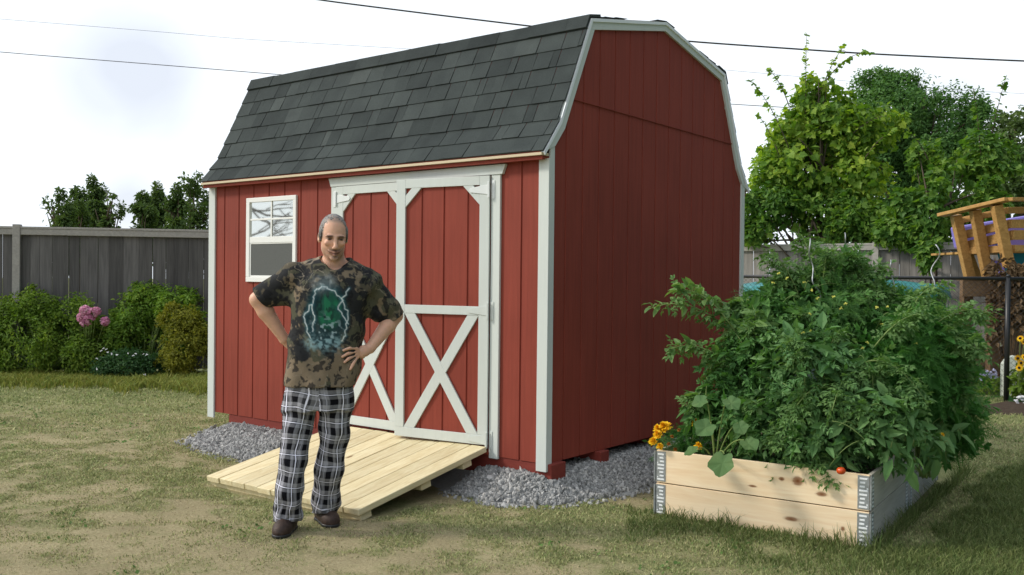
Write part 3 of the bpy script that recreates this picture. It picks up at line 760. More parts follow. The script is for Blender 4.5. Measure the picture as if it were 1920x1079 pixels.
g.chain([H(-.032, -.074, -.071), H(0, -.095, -.0785), H(.032, -.074, -.071)], [.004, .0065, .004], .006)     # upper lip
g.chain([H(-.027, -.074, -.080), H(0, -.093, -.0905), H(.027, -.074, -.080)], [.004, .007, .004], .006)     # lower lip
g.chain([H(-.036, -.078, -.0725), H(0, -.1015, -.0840), H(.036, -.078, -.0725)], [.0026, .0034, .0026], .003, 's')  # mouth line
BV, BF = g.mesh()
HL = (BV-hd)@HR                                                # head-local coordinates
x, y, z = HL.T; skin = np.tile(np.array([.72, .415, .285]), (len(BV), 1))
nz = fbm(BV*60, 5, 2)[:, None]; skin *= .9+.2*nz
def blend(c, w): 
    global skin; skin = skin*(1-w[:, None])+np.array(c)*w[:, None]
face = (y < -.02) & (np.abs(HL).max(1) < .16)
hd_ = np.linalg.norm(HL*[1, .9, .9], axis=1) < .15
beard = hd_*sstep(-.045, -.07, z)*sstep(.01, -.03, y)*sstep(-.140, -.12, z); blend([.30, .19, .14], .5*beard)
must = face*np.exp(-((np.abs(x)/.033)**4+((z+.067-3*x*x)/.0065)**2)); blend([.10, .06, .045], .75*must)
goat = face*np.exp(-((x/.020)**4+((z+.103)/.007)**2)); blend([.12, .075, .06], .6*goat)
lips = face*np.exp(-((x/.030)**4+((z+.083-6*x*x)/.010)**4))*(y < -.06); blend([.36, .14, .11], .7*lips)
line = face*np.exp(-((x/.040)**6+((z+.0845-9*x*x)/.0036)**2))*(y < -.045); blend([.05, .02, .015], .9*line)
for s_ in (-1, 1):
    bx = x-s_*.031  # eyes, brows and lashes painted darker and larger to carry socket shade
    brow_and_shade = face*np.exp(-((bx/.020)**4+((z-.0105+4*bx*bx)/.0085)**2))*(y < -.05); blend([.03, .02, .017], .92*brow_and_shade)
    eye_and_shade = face*np.exp(-((bx/.0115)**4+((z+.007)/.0040)**4))*(y < -.05); blend([.14, .11, .10], .85*eye_and_shade)
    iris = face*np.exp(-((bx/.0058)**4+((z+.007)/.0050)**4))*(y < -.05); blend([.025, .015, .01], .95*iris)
    lash_and_shade = face*np.exp(-((bx/.018)**4+((z+.0025)/.0050)**2))*(y < -.05); blend([.03, .018, .015], .85*lash_and_shade)
    cheek = face*np.exp(-(((x-s_*.045)/.02)**2+((z+.040)/.018)**2)); blend([.60, .29, .20], .35*cheek)
scalp = hd_*np.clip(sstep(.072, .098, z+.35*(y+.05)+.012*(nz[:, 0]-.5))+sstep(.050, .064, np.abs(x)+.18*(y+.02))*sstep(-.02, .01, z), 0, 1); blend([.20, .165, .14], .75*scalp)
k = NT('skin'); c = k.attr('Col', 'Color'); nn_ = k.noise(k.coords(), 130, 3)
pb = k.bsdf(c, .48, spec=.35, normal=k.bump(nn_, .12, .003)); pb.inputs['Subsurface Weight'].default_value = .12; pb.inputs['Subsurface Radius'].default_value = (.01, .004, .002)
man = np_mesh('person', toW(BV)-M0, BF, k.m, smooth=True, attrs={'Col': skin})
man.location = M0; WOFF[man.name] = M0.copy()
tag(man, 'smiling grey haired man in camouflage t-shirt and plaid trousers, hands on hips', 'person')
# ---- hair: cropped grey, receding
g = Grid(hd-[.13, .15, .12], hd+[.13, .15, .16], .0035)
E(0, .015, .0305, .0752, .0935, .0955, .0)
for s_ in (-1, 1):
    E(s_*.071, -.004, .012, .0075, .030, .042, .012)
E(0, -.080, .030, .0585, .066, .080, .008, 's'); E(.0, -.10, -.06, .10, .085, .10, .01, 's')
E(0, .01, -.085, .12, .12, .055, .01, 's')
E(-.052, -.066, .045, .02, .03, .04, .008, 's'); E(.052, -.066, .045, .02, .03, .04, .008, 's')
_X = np.meshgrid(*g.ax, indexing='ij'); _P = np.stack(_X, -1).reshape(-1, 3)
g.d += (.0075*(fbm(_P*[190, 190, 120], 13, 2)-.47)).reshape(g.d.shape).astype(np.float32)
HV, HF = g.mesh(); hn = fbm(HV*[240, 240, 110], 3, 3)
hl = (HV-hd)@HR; hc = np.array([.12, .108, .098])[None]*(1-sstep(.3, .7, hn)[:, None])+np.array([.34, .325, .31])[None]*sstep(.3, .7, hn)[:, None]
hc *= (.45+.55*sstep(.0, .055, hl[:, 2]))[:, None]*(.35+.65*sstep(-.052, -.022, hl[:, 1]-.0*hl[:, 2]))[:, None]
k = NT('grey_hair'); nn_ = k.noise(k.coords('Object', (1, 1, .4)), 420, 2); k.bsdf(k.attr('Col', 'Color'), .6, spec=.3, normal=k.bump(nn_, .6, .004))
np_mesh('hair', toW(HV), HF, k.m, man, smooth=True, attrs={'Col': hc})
# ---- t-shirt
def P2(u, v): return Q(u, v, 0)
def row(v, ul, ur, b, cy=.0):
    a, c = P2(ul, v), P2(ur, v); return (a[2], (a[0]+c[0])/2, cy, (c[0]-a[0])/2, b)
g = Grid([-.48, -.26, hemz-.05], [.58, .30, Q(626, 470)[2]], .0042)
g.loft([row(723, 534, 668, .150, -.005), row(690, 537, 672, .143), row(640, 541, 676, .134), row(590, 545, 682, .130, .005), row(545, 548, 692, .128, .01), row(520, 556, 694, .115, .015), row(500, 580, 678, .09, .02), row(487, 603, 655, .07, .025)], 0, p=2.5)
cuR, cuL = Q(487, 557, .085), Q(741, 595, .085)
g.chain([Q(606, 499, .03), sR+[0.0, 0, -.010], cuR], [.056, .066, .062], .04)
g.chain([Q(648, 504, .03), sL+[0.0, 0, -.010], cuL], [.056, .066, .064], .04)
g.cone(Q(560, 550, .04), Q(503, 564, .08), .066, .040, .03); g.cone(Q(682, 570, .04), Q(726, 598, .08), .062, .040, .03)
g.cone(Q(668, 600, .06), Q(662, 690, .04), .04, .04, .05); 
# folds
sl, (x, y, z) = g.sub(g.lo, g.ax[0][-1]*np.array([1, 0, 0])+g.ax[1][-1]*np.array([0, 1, 0])+g.ax[2][-1]*np.array([0, 0, 1]))
w = .0045*np.sin(38*x+9*np.sin(5*z)+3*y)*sstep(1.25, .95, z)+.003*np.sin(30*(x*.6+z)+6*np.sin(9*x))+.003*np.sin(55*(z-.5*np.abs(x-.05))+4*np.sin(11*x))*sstep(.15, .30, np.abs(x-.05))
g.d += w.astype(np.float32)
g.plane_cut(g.lo, g.lo+g.h*g.n, [0, 0, hemz], [0, .0, -1])
dR = cuR-sR; dL = cuL-sL
g.plane_cut([-.5, -.3, cuR[2]-.13], [cuR[0]+.14, .3, 1.6], cuR, dR+[0, 0, -.02]); g.plane_cut([cuL[0]-.14, -.3, cuL[2]-.13], [.6, .3, 1.6], cuL, dL+[0, 0, -.02])
# hollow the sleeve mouths, hem and neck opening
g.cone(cuR*.75+sR*.25, cuR+dR*.3, .046, .053, .004, 's'); g.cone(cuL*.75+sL*.25, cuL+dL*.3, .046, .053, .004, 's')
z0 = hemz-.03; r0 = row(723, 534, 668, .150); g.loft([(z0, r0[1], 0, r0[3]-.008, .138), (hemz+.05, r0[1], 0, r0[3]-.02, .12)], 0, 's', p=2.5)
nk = Q(628, 486, -.005); g.ell(nk+[0, .0, .012], (.083, .088, .075), .006, 's', None)
g.ell(Q(628, 497, -.075), (.040, .06, .030), .012, 's')
TV, TF = g.mesh(); x, y, z = TV.T
base = np.tile(np.array([.024, .0245, .026]), (len(TV), 1))
def tb(c, w): 
    global base; base = base*(1-w[:, None])+np.array(c)*w[:, None]
Pn = TV*[1, 1, 1]
Pn = Pn+.05*(np.stack([fbm(TV*14+q, 31, 3) for q in (0, 9, 17)], -1)-.5); n1 = fbm(Pn*15+[3, 1, 7], 41, 4); n2 = fbm(Pn*22, 52, 4); n3 = fbm(Pn*34, 63, 3); n4 = fbm(Pn*14+5, 77, 4)
bot = sstep(hemz+.20, hemz+.03, z)
tb([.105, .088, .060], sstep(.56, .60, n2+.05*bot-.012)*.9)
tb([.095, .092, .058], sstep(.55, .60, n1+.10*sstep(.12, .25, x))*.85)
tb([.215, .165, .110], sstep(.565, .60, n4+.34*bot-.055)*.95)
tb([.012, .012, .014], sstep(.57, .60, n3)*.8)
vein = np.exp(-((fbm(Pn*10+11, 91, 2)-.5)/.006)**2); tb([.34, .29, .22], vein*.8*sstep(.42, .6, fbm(Pn*5, 17, 2)))
vein = np.exp(-((fbm(Pn*16+31, 95, 2)-.5)/.008)**2); tb([.24, .21, .15], vein*.7*sstep(.46, .62, fbm(Pn*6+3, 19, 2)))
# abstract teal and green print with pale crackles on the chest
fr = y < .0
G = lambda u, v: Q(u, v, -.12)
gc = G(612, 590); gx_, gz_ = x-gc[0], z-gc[2]
wob = .05*(fbm(TV*28, 7, 2)-.5)
rr_ = np.sqrt((gx_/.125)**2+(gz_/.205)**2)+wob*2
tb([.012, .040, .048], fr*sstep(1.05, .8, rr_)*.9)
rc = np.sqrt(((gx_-.015)/.075)**2+((gz_-.02)/.125)**2)+wob*3
tb([.022, .19, .090], fr*sstep(1.0, .6, rc)*.9*(.45+.55*sstep(.4, .6, fbm(TV*[40, 40, 22], 15, 2))))
tb([.012, .03, .03], fr*sstep(.55, .62, fbm(TV*[55, 55, 25]+9, 25, 2))*sstep(1.1, .9, rc)*.8)
sm = fr*np.exp(-((gx_+.015)/.050)**2-((gz_-.170)/.038)**2)*(.35+1.0*sstep(.35,.65,fbm(TV*[38, 38, 38]+6, 27, 3))); tb([.50, .56, .56], np.clip(sm*1.1, 0, .85)*(.4+.6*fbm(TV*60, 4, 2)))
bs = fr*np.exp(-((gx_+.01+.0*gz_)/.095)**4-((gz_+.155)/.038)**2)*(.05+1.1*sstep(.35, .7, fbm(TV*[60, 60, 80], 44, 3))); tb([.30, .48, .52], np.clip(bs*.9, 0, .8))
ice = fr*sstep(.62, .70, fbm(TV*[50, 50, 70]+2, 46, 2))*np.exp(-(gx_/.085)**4-((gz_+.10)/.07)**2); tb([.45, .60, .64], ice*.8)
def crack(pts, wd=.0023, gain=.95):
    pts = np.array(pts); dm = np.full(len(x), 9.0)
    for a, b in zip(pts[:-1], pts[1:]):
        e = b-a; t = np.clip(((x-a[0])*e[0]+(z-a[1])*e[1])/(e@e), 0, 1); dm = np.minimum(dm, np.hypot(x-a[0]-t*e[0], z-a[1]-t*e[1]))
    tb([.10, .30, .34], fr*np.exp(-(dm/.009)**2)*.25); tb([.80, .86, .86], fr*np.exp(-(dm/wd)**2)*gain)
rz = np.random.default_rng(5)
def bolt(u0, v0, u1, v1, n=8, j=.011):
    a, b = G(u0, v0)[[0, 2]], G(u1, v1)[[0, 2]]; return [a+(b-a)*i/n+(rz.normal(0, j, 2) if 0 < i < n else 0) for i in range(n+1)]
for bb in ((604, 537, 590, 546, 3), (590, 546, 585, 572, 5), (585, 572, 572, 588, 4), (585, 572, 590, 600, 5), (572, 588, 576, 616, 5), (590, 600, 586, 622, 4), (606, 538, 628, 546, 4), (628, 546, 640, 560, 3), (640, 560, 652, 590, 5), (640, 560, 634, 580, 4), (634, 580, 653, 608, 5), (640, 560, 655, 541, 4), (652, 590, 648, 630, 5), (576, 616, 582, 634, 3), (648, 630, 640, 640, 3)):
    crack(bolt(*bb, j=.006))
k = NT('camouflage_cotton'); wv = k.noise(k.coords(), 700, 2); wr = k.noise(k.coords('Object', (1,1,1)), 16, 4, .6)
k.bsdf(k.attr('Col', 'Color'), .85, spec=.2, normal=k.bump(k.math('ADD', k.math('MULTIPLY', wv, .15), wr), .35, .02))
np_mesh('t_shirt', toW(TV), TF, k.m, man, smooth=True, attrs={'Col': base})
# ---- plaid trousers
g = Grid([-.36, -.32, .02], [.34, .32, hemz+.12], .0045)
g.loft([row(700, 541, 662, .125), row(740, 537, 662, .13), row(768, 534, 660, .12)], .02, p=2.4)
LR = [Q(566, 750, .01), Q(556, 806, -.01), Q(550, 868, -.03), Q(542, 925, -.03), Q(538, 986, -.03)]
LL = [Q(630, 750, .01), Q(628, 806, .02), Q(617, 880, .06), Q(610, 940, .13), Q(607, 972, .15)]
sR_, sL_ = loc(atz(541, 988)), loc(atz(606, 972))
LR[4] = np.array([LR[4][0], aR[1]-.01, .035]); LL[4] = np.array([LL[4][0], aL[1]-.01, .035])
g.chain(LR, [.098, .078, .073, .074, .077], .03); g.chain(LL, [.098, .081, .076, .076, .077], .03)
sl, (x, y, z) = g.sub(g.lo, [g.ax[i][-1] for i in range(3)])
w = .0028*np.sin(38*z+6*np.sin(14*x)+10*y)*sstep(.75, .25, z)+.0035*np.sin(52*x+5*np.sin(6*z))+.0030*np.sin(70*z+8*np.sin(18*x))*sstep(.26, .10, z)+.003*np.sin(30*(z+1.6*x))
g.d += w.astype(np.float32)
for L_, a_ in ((LR, aR), (LL, aL)):
    e = L_[4]; g.plane_cut(e-[.10, .12, .12], e+[.10, .12, .05], [e[0], e[1], .052], [0, -.18, -1]); g.cone(e+[0, 0, .050], e-[0, 0, .1], .056, .062, .003, 's')
PV, PF = g.mesh()
def axis_uv(L_):
    bd = np.full(len(PV), 9.0); uu = np.zeros(len(PV)); vv = np.zeros(len(PV)); acc = 0
    for a, b in zip(L_[:-1], L_[1:]):
        e = b-a; n = np.linalg.norm(e); t = np.clip((PV-a)@e/(n*n), -.0 if acc else -9, 1); q = PV-a-t[:, None]*e; dd = np.linalg.norm(q, axis=1)
        m = dd < bd; bd = np.where(m, dd, bd); uu = np.where(m, np.arctan2(q[:, 0], -q[:, 1])*.082, uu); vv = np.where(m, acc+t*n, vv); acc += n
    return bd, uu, vv
bR, uR, vR = axis_uv(LR); bL, uL, vL = axis_uv(LL); m = bR < bL
U = np.where(m, uR+.013, uL-.005); Vv = np.where(m, vR, vL+.02)
wrp = (fbm(PV*11, 71, 2)-.5); U = U+.034*wrp; Vv = Vv+.02*(fbm(PV*9+4, 72, 2)-.5)
k = NT('black_white_plaid_flannel'); u_, v_ = k.attr('pu'), k.attr('pv')
def stripes(c, per, off, spec):
    f = k.math('FRACT', k.math('ADD', k.math('DIVIDE', c, per), off)); return k.ramp(f, spec, 'LINEAR')
g_ = lambda q: (q, q, q)
su = stripes(u_, .088, 10.3, [(0, g_(0)), (.30, g_(0)), (.33, g_(.36)), (.47, g_(.33)), (.50, g_(.07)), (.72, g_(.07)), (.75, g_(.30)), (.97, g_(.27)), (1, g_(0))])
sv = stripes(v_, .084, 10.1, [(0, g_(0)), (.36, g_(0)), (.39, g_(.34)), (.60, g_(.32)), (.63, g_(.06)), (.76, g_(.06)), (.79, g_(.24)), (.97, g_(.24)), (1, g_(0))])
base_c = k.mix(.5, su, sv)
tu = stripes(u_, .088, 10.3, [(0, g_(0)), (.585, g_(0)), (.60, g_(1)), (.64, g_(1)), (.655, g_(0)), (.845, g_(0)), (.86, g_(.45)), (.875, g_(.45)), (.89, g_(0)), (1, g_(0))])
tv = stripes(v_, .084, 10.1, [(0, g_(0)), (.655, g_(0)), (.67, g_(1)), (.71, g_(1)), (.725, g_(0)), (.15, g_(0)), (.165, g_(.4)), (.18, g_(.4)), (.195, g_(0)), (1, g_(0))])
th_ = k.mix(.85, tu, tv, 'LIGHTEN')
c = k.mix(1.0, base_c, k.mix(1.0, th_, (.85, .85, .9), 'MULTIPLY'), 'LIGHTEN')
c = k.mix(1.0, c, (1.05, 1.05, 1.14), 'MULTIPLY'); c = k.mix(1.0, c, (.006, .006, .009), 'ADD')
wv = k.noise(k.coords(), 24, 4, .6)
k.bsdf(c, .9, spec=.15, normal=k.bump(wv, .45, .02))
np_mesh('trousers', toW(PV), PF, k.m, man, smooth=True, attrs={'pu': U, 'pv': Vv})
# ---- shoes
k = NT('brown_leather'); n_ = k.noise(k.coords(), 45, 5, .6); k.bsdf(k.ramp(n_, [(.3, (.030, .018, .014)), (.7, (.075, .045, .034))]), .6, spec=.35, normal=k.bump(n_, .4, .01)); SHOE = k.m
for a_, t_ in ((aR, tR), (aL, tL)):
    a2 = np.array([a_[0], a_[1], 0]); t2 = np.array([t_[0], t_[1], 0]); dr = (t2-a2); ln = np.linalg.norm(dr); dr /= ln; sd = np.array([dr[1], -dr[0], 0]); up = np.array([0, 0, 1.0])
    lo = np.minimum(a2-dr*.09, t2)-.09; hi = np.maximum(a2-dr*.09, t2)+.09
    g = Grid([lo[0], lo[1], -.012], [hi[0], hi[1], .15], .004)
    t3 = a2+dr*(ln-.045)
    g.chain([a2-dr*.045+up*.035, a2+dr*.05+up*.034, a2+dr*(ln*.62)+up*.03, t3+up*.026], [.036, .040, .046, .040], .02)
    g.cone(a2+up*.085-dr*.005, a2+up*.04+dr*.02, .040, .040, .02); g.cone(a2+up*.07+dr*.03, a2+up*.035+dr*.11, .036, .036, .03)
    g.plane_cut(g.lo, g.lo+g.h*g.n, [0, 0, .006], [0, 0, -1])
    SV, SF_ = g.mesh(); s_ob = np_mesh('shoe', toW(SV), SF_, SHOE, man, smooth=True)
    g = Grid([lo[0], lo[1], -.012], [hi[0], hi[1], .05], .004)
    g.chain([a2-dr*.045+up*.01, a2+dr*.05+up*.01, a2+dr*(ln*.62)+up*.01, t3+up*.01], [.038, .041, .049, .043], .02)
    g.plane_cut(g.lo, g.lo+g.h*g.n, [0, 0, .016], [0, 0, 1]); g.plane_cut(g.lo, g.lo+g.h*g.n, [0, 0, -.003], [0, 0, -1])
    SV, SF_ = g.mesh(); np_mesh('sole', toW(SV), SF_, BLACKM, s_ob, smooth=True)
# ------------------------------------------------------------------ foliage tools
def unit(v): return v/(np.linalg.norm(v, axis=-1, keepdims=True)+1e-12)
def t_simple(w=.42, fold=.10, droop=.12):
    V = np.array([(0,0,0), (-w*.5,.36,fold), (0,.4,0), (w*.5,.36,fold), (-w*.32,.74,fold*.6-droop*.4), (0,.74,-droop*.4), (w*.32,.74,fold*.6-droop*.4), (0,1,-droop)], float)
    return V, [(0,2,1), (0,3,2), (1,2,5,4), (2,3,6,5), (4,5,7), (5,6,7)]
def t_diamond(w=.5, fold=.1):
    return np.array([(0,0,0), (w*.5,.45,fold), (0,1,-.06), (-w*.5,.45,fold)], float), [(0,1,2), (0,2,3)]
def t_lobed(cup=.12):
    a = [(0,-.02), (.30,-.14), (.52,.06), (.40,.26), (.60,.48), (.34,.58), (.22,.80), (0,1.02), (-.22,.80), (-.34,.58), (-.60,.48), (-.40,.26), (-.52,.06), (-.30,-.14)]
    V = [(0,.36,-.03)]+[(x, y, cup*(abs(x)*1.2)-.20*max(0, y-.45)**2*2) for x, y in a]
    n = len(a); return np.array(V, float), [(0, 1+i, 1+(i+1) % n) for i in range(n)]
def t_round():
    V = [(0, .40, -.04)]; n = 22
    for i in range(n):
        a = -math.pi/2+2*math.pi*i/n; r = .52+.045*math.cos(5*(a-math.pi/2))+.02*math.cos(15*a); x, y = r*math.cos(a)*1.05, .44+r*math.sin(a)
        if i == 0: x, y = 0, .08
        V.append((x, y, .16*abs(x)+.03*math.cos(5*a)-.35*max(0, y-.5)**2))
    return np.array(V, float), [(0, 1+i, 1+(i+1) % n) for i in range(n)]
def t_pinnate(n=3, lw=.5, jag=True, seed=0, droop=.35, end=.34):
    """compound leaf of unit length along +y: toothed leaflets in pairs and one at the end"""
    r = np.random.default_rng(seed); V = []; F = []
    base, bf = t_simple(lw, .12, .18)
    if jag:
        V0 = np.array([(0,0,0), (-.20,.16,.05), (-.27,.40,.07), (-.17,.44,.05), (-.16,.66,.02), (-.06,.78,-.05), (0,1,-.16), (.06,.78,-.05), (.16,.66,.02), (.17,.44,.05), (.27,.40,.07), (.20,.16,.05), (0,.5,-.02)], float)
        base = V0*[lw/.5, 1, 1]; bf = [(12, (i+1) % 12, i) for i in range(12)]
    def put(p, ang, L, tilt):
        ca, sa = math.cos(ang), math.sin(ang); q = base*L
        q = q@np.array([[1,0,0],[0,math.cos(tilt),math.sin(tilt)],[0,-math.sin(tilt),math.cos(tilt)]])
        q = np.stack([q[:, 0]*ca+q[:, 1]*sa, -q[:, 0]*sa+q[:, 1]*ca, q[:, 2]], 1)+p
        n0 = len(V); V.extend(q.tolist()); F.extend([tuple(i+n0 for i in f) for f in bf])
    spine = lambda t: np.array([0, t, .10*math.sin(t*2)-droop*t*t])
    for i in range(n):
        t = .22+.50*i/max(1, n-1)
        for s in (-1, 1): put(spine(t+s*.02), s*R(62+r.uniform(-12, 12)-8*i), end*(.85+.15*i/n)*r.uniform(.8, 1.1), r.uniform(-.4, .15))
    put(spine(.72), r.uniform(-.2, .2), end*1.1, -.35)
    w = .008; n0 = len(V)                                     # the stalk
    for t in (0, .4, .75): p = spine(t); V += [[-w, p[1], p[2]], [w, p[1], p[2]]]
    F += [(n0, n0+1, n0+3, n0+2), (n0+2, n0+3, n0+5, n0+4)]
    return np.array(V, float), F
def t_feather(seed=0, n=13):
    """finely cut frond: thin thread-like segments"""
    r = np.random.default_rng(seed); V = []; F = []
    for i in range(n):
        t = .1+.85*i/n
        for s in (-1, 1):
            L = .30*(1-.6*t)*r.uniform(.7, 1.2); a = R(50+r.uniform(-15, 15)); z0 = -.3*t*t
            e = np.array([s*math.sin(a)*L, t+math.cos(a)*L, z0+r.uniform(-.08, .08)]); b = np.array([0, t, z0]); w = .017; n0 = len(V)
            V += [(b-[0, w, 0]).tolist(), (b+[0, w, 0]).tolist(), e.tolist()]; F.append((n0, n0+1, n0+2))
    n0 = len(V)
    for t in (0, .5, 1): V += [[-.010, t, -.3*t*t], [.010, t, -.3*t*t]]
    F += [(n0, n0+1, n0+3, n0+2), (n0+2, n0+3, n0+5, n0+4)]
    return np.array(V, float), F
def frames(nrm, tang):
    z = unit(nrm); y = unit(tang-z*np.sum(tang*z, -1, keepdims=True)); x = np.cross(y, z); return np.stack([x, y, z], -1)   # columns
def place(tmpl, pos, nrm, tang, size, rnd):
    """array of copies of leaf template(s) -> V, [faces by size]"""
    if not isinstance(tmpl, list): tmpl = [tmpl]
    which = rnd.integers(0, len(tmpl), len(pos)); Vo = []; Fo = {}; off = 0
    M = frames(nrm, tang); size = np.broadcast_to(size, (len(pos),))
    for j, (tv, tf) in enumerate(tmpl):
        s = which == j; n = s.sum()
        if not n: continue
        W_ = np.einsum('nij,kj->nki', M[s], tv)*size[s][:, None, None]+pos[s][:, None]
        Vo.append(W_.reshape(-1, 3)); k = len(tv); b = off+np.arange(n)*k
        by = {}
        for f in tf: by.setdefault(len(f), []).append(f)
        for c, fl in by.items(): Fo.setdefault(c, []).append((np.array(fl)[None]+b[:, None, None]).reshape(-1, c))
        off += n*k
    return np.concatenate(Vo), [np.concatenate(v) for v in Fo.values()]
def join(sets):
    Vo = []; Fo = {}; off = 0
    for V, Fs in sets:
        Vo.append(V)
        for f in Fs: Fo.setdefault(f.shape[1], []).append(f+off)
        off += len(V)
    return np.concatenate(Vo), [np.concatenate(v) for v in Fo.values()]
def env_points(ells, n, rnd, lo=.55, clump=.35, thr=.42, rough=.25, seed=1, zmin=.02):
    """points through lumpy ellipsoids, gathered in clumps with gaps; returns positions and outward directions"""
    ells = [(np.array(c, float), np.array(r, float)*np.ones(3)) for c, r in ells]
    wt = np.array([np.prod(r)**(2/3) for c, r in ells]); wt /= wt.sum(); P = []; D = []; got = 0
    while got < n:
        m = n*2; i = rnd.choice(len(ells), m, p=wt); d = unit(rnd.normal(size=(m, 3)))
        C = np.array([e[0] for e in ells])[i]; Rr = np.array([e[1] for e in ells])[i]
        lump = 1+rough*2*(fbm(d*2.2+i[:, None]*7.3, seed, 3)-.5)
        u = (lo**3+(1-lo**3)*rnd.random(m))**(1/3)
        p = C+d*Rr*(u*lump)[:, None]
        ok = (fbm(p/clump, seed+9, 2) > thr) & (p[:, 2] > zmin)
        P.append(p[ok]); D.append(unit(d[ok]/Rr[ok])); got += ok.sum()
    return np.concatenate(P)[:n], np.concatenate(D)[:n]
def leaves(tmpl, ells, n, smin, smax, rnd, up=.6, out=.6, jit=.7, droop=.5, **kw):
    p, d = env_points(ells, n, rnd, **kw)
    nr = unit(d*out+np.array([0, 0, up])+rnd.normal(0, jit, p.shape)); tg = d+np.array([0, 0, -droop])+rnd.normal(0, .7, p.shape)
    return place(tmpl, p, nr, tg, rnd.uniform(smin, smax, len(p)), rnd)
def stems(base, ells, n, r0, rnd, mid=.4):
    mb = MB()
    for i in range(n):
        c, r = ells[rnd.integers(len(ells))]; c = np.array(c); d = unit(rnd.normal(size=3)); e = c+d*np.array(r)*rnd.uniform(.4, .85)
        b = np.array(base)+rnd.normal(0, r0*2, 3)*[1, 1, 0]; t = np.linspace(0, 1, 6)[:, None]
        ctrl = b*(1-mid)+e*mid; ctrl[2] += .15*np.linalg.norm(e-b)*rnd.uniform(.2, .8); pts = b*(1-t)**2+2*ctrl*t*(1-t)+e*t*t
        mb.tube(pts, np.linspace(r0, r0*.25, 6), 5)
    return mb
def EL(u, v, d, ru, rv, rd=None):
    s = d/FPX; return (at(u, v, d), np.array([ru*s, (rd if rd is not None else ru)*s, rv*s]))
BARK = m_wood('grey_brown_bark', (.06, .045, .032), (.15, .115, .085), 2, .2, .9, 25, bump=.8)
STEM = m_paint('green_stem', (.20, .28, .085), .25, .6, (30, 30, 4), .1)
TWIG = m_paint('dry_twig', (.13, .085, .05), .3, .8, (30, 30, 4), .2)
def plant(name, base, label, cat, ells, tmpl, n, smin, smax, mat, seed, group=None, nst=14, r0=.006, stem=STEM, fname='foliage', extra=None, **kw):
    rnd = np.random.default_rng(seed); t = thing(name, base, label, cat, group)
    sets = [leaves(tmpl, ells, n, smin, smax, rnd, seed=seed, **kw)]
    if extra: sets += extra(rnd)
    V, F = join(sets); np_mesh(fname, V, F, mat, t)
    if nst: stems(base, ells, nst, r0, rnd).build('stem' if stem is STEM else 'trunk', stem, t, smooth=True)
    return t
SIMPLE, DIA, LOBE = t_simple(), t_diamond(), t_lobed()
PIN = [t_pinnate(3, .5, True, s, .4+.1*s) for s in range(3)]
FEA = [t_feather(s) for s in range(3)]

# ------------------------------------------------------------------ raised bed of stacked pallet collars
A0, B0 = np.array([.775, .05, 0]), np.array([2.012, .140, 0])
bx = (B0-A0); LX = np.linalg.norm(bx); bx /= LX; by = np.array([-bx[1], bx[0], 0]); bz = np.array([0, 0, 1.0])
KN = lambda u, z, r, e: ((bx*(u-.615)-by*.5+bz*z).tolist(), r, e)
BEDW = m_wood('new_spruce_board', (.84, .61, .37), (.95, .77, .53), 0, .16, .6, 60, bump=.08,
    knots=[KN(.855, .318, .040, (1, .3, 1.0)), KN(.765, .315, .020, (1, .3, 1.3)), KN(.985, .262, .028, (.7, .3, 1.6)), KN(.82, .100, .032, (.6, .3, 1.8)), KN(1.10, .090, .016, (1, .3, 1)), KN(.60, .255, .02, (.6, .3, 2))], knotcol=(.20, .07, .02))
BEDS = m_wood('shaded_spruce_board', (.46, .42, .35), (.60, .56, .48), 1, .15, .7, 60, bump=.1)  # bed side boards: same spruce as the front, shade put into the colour
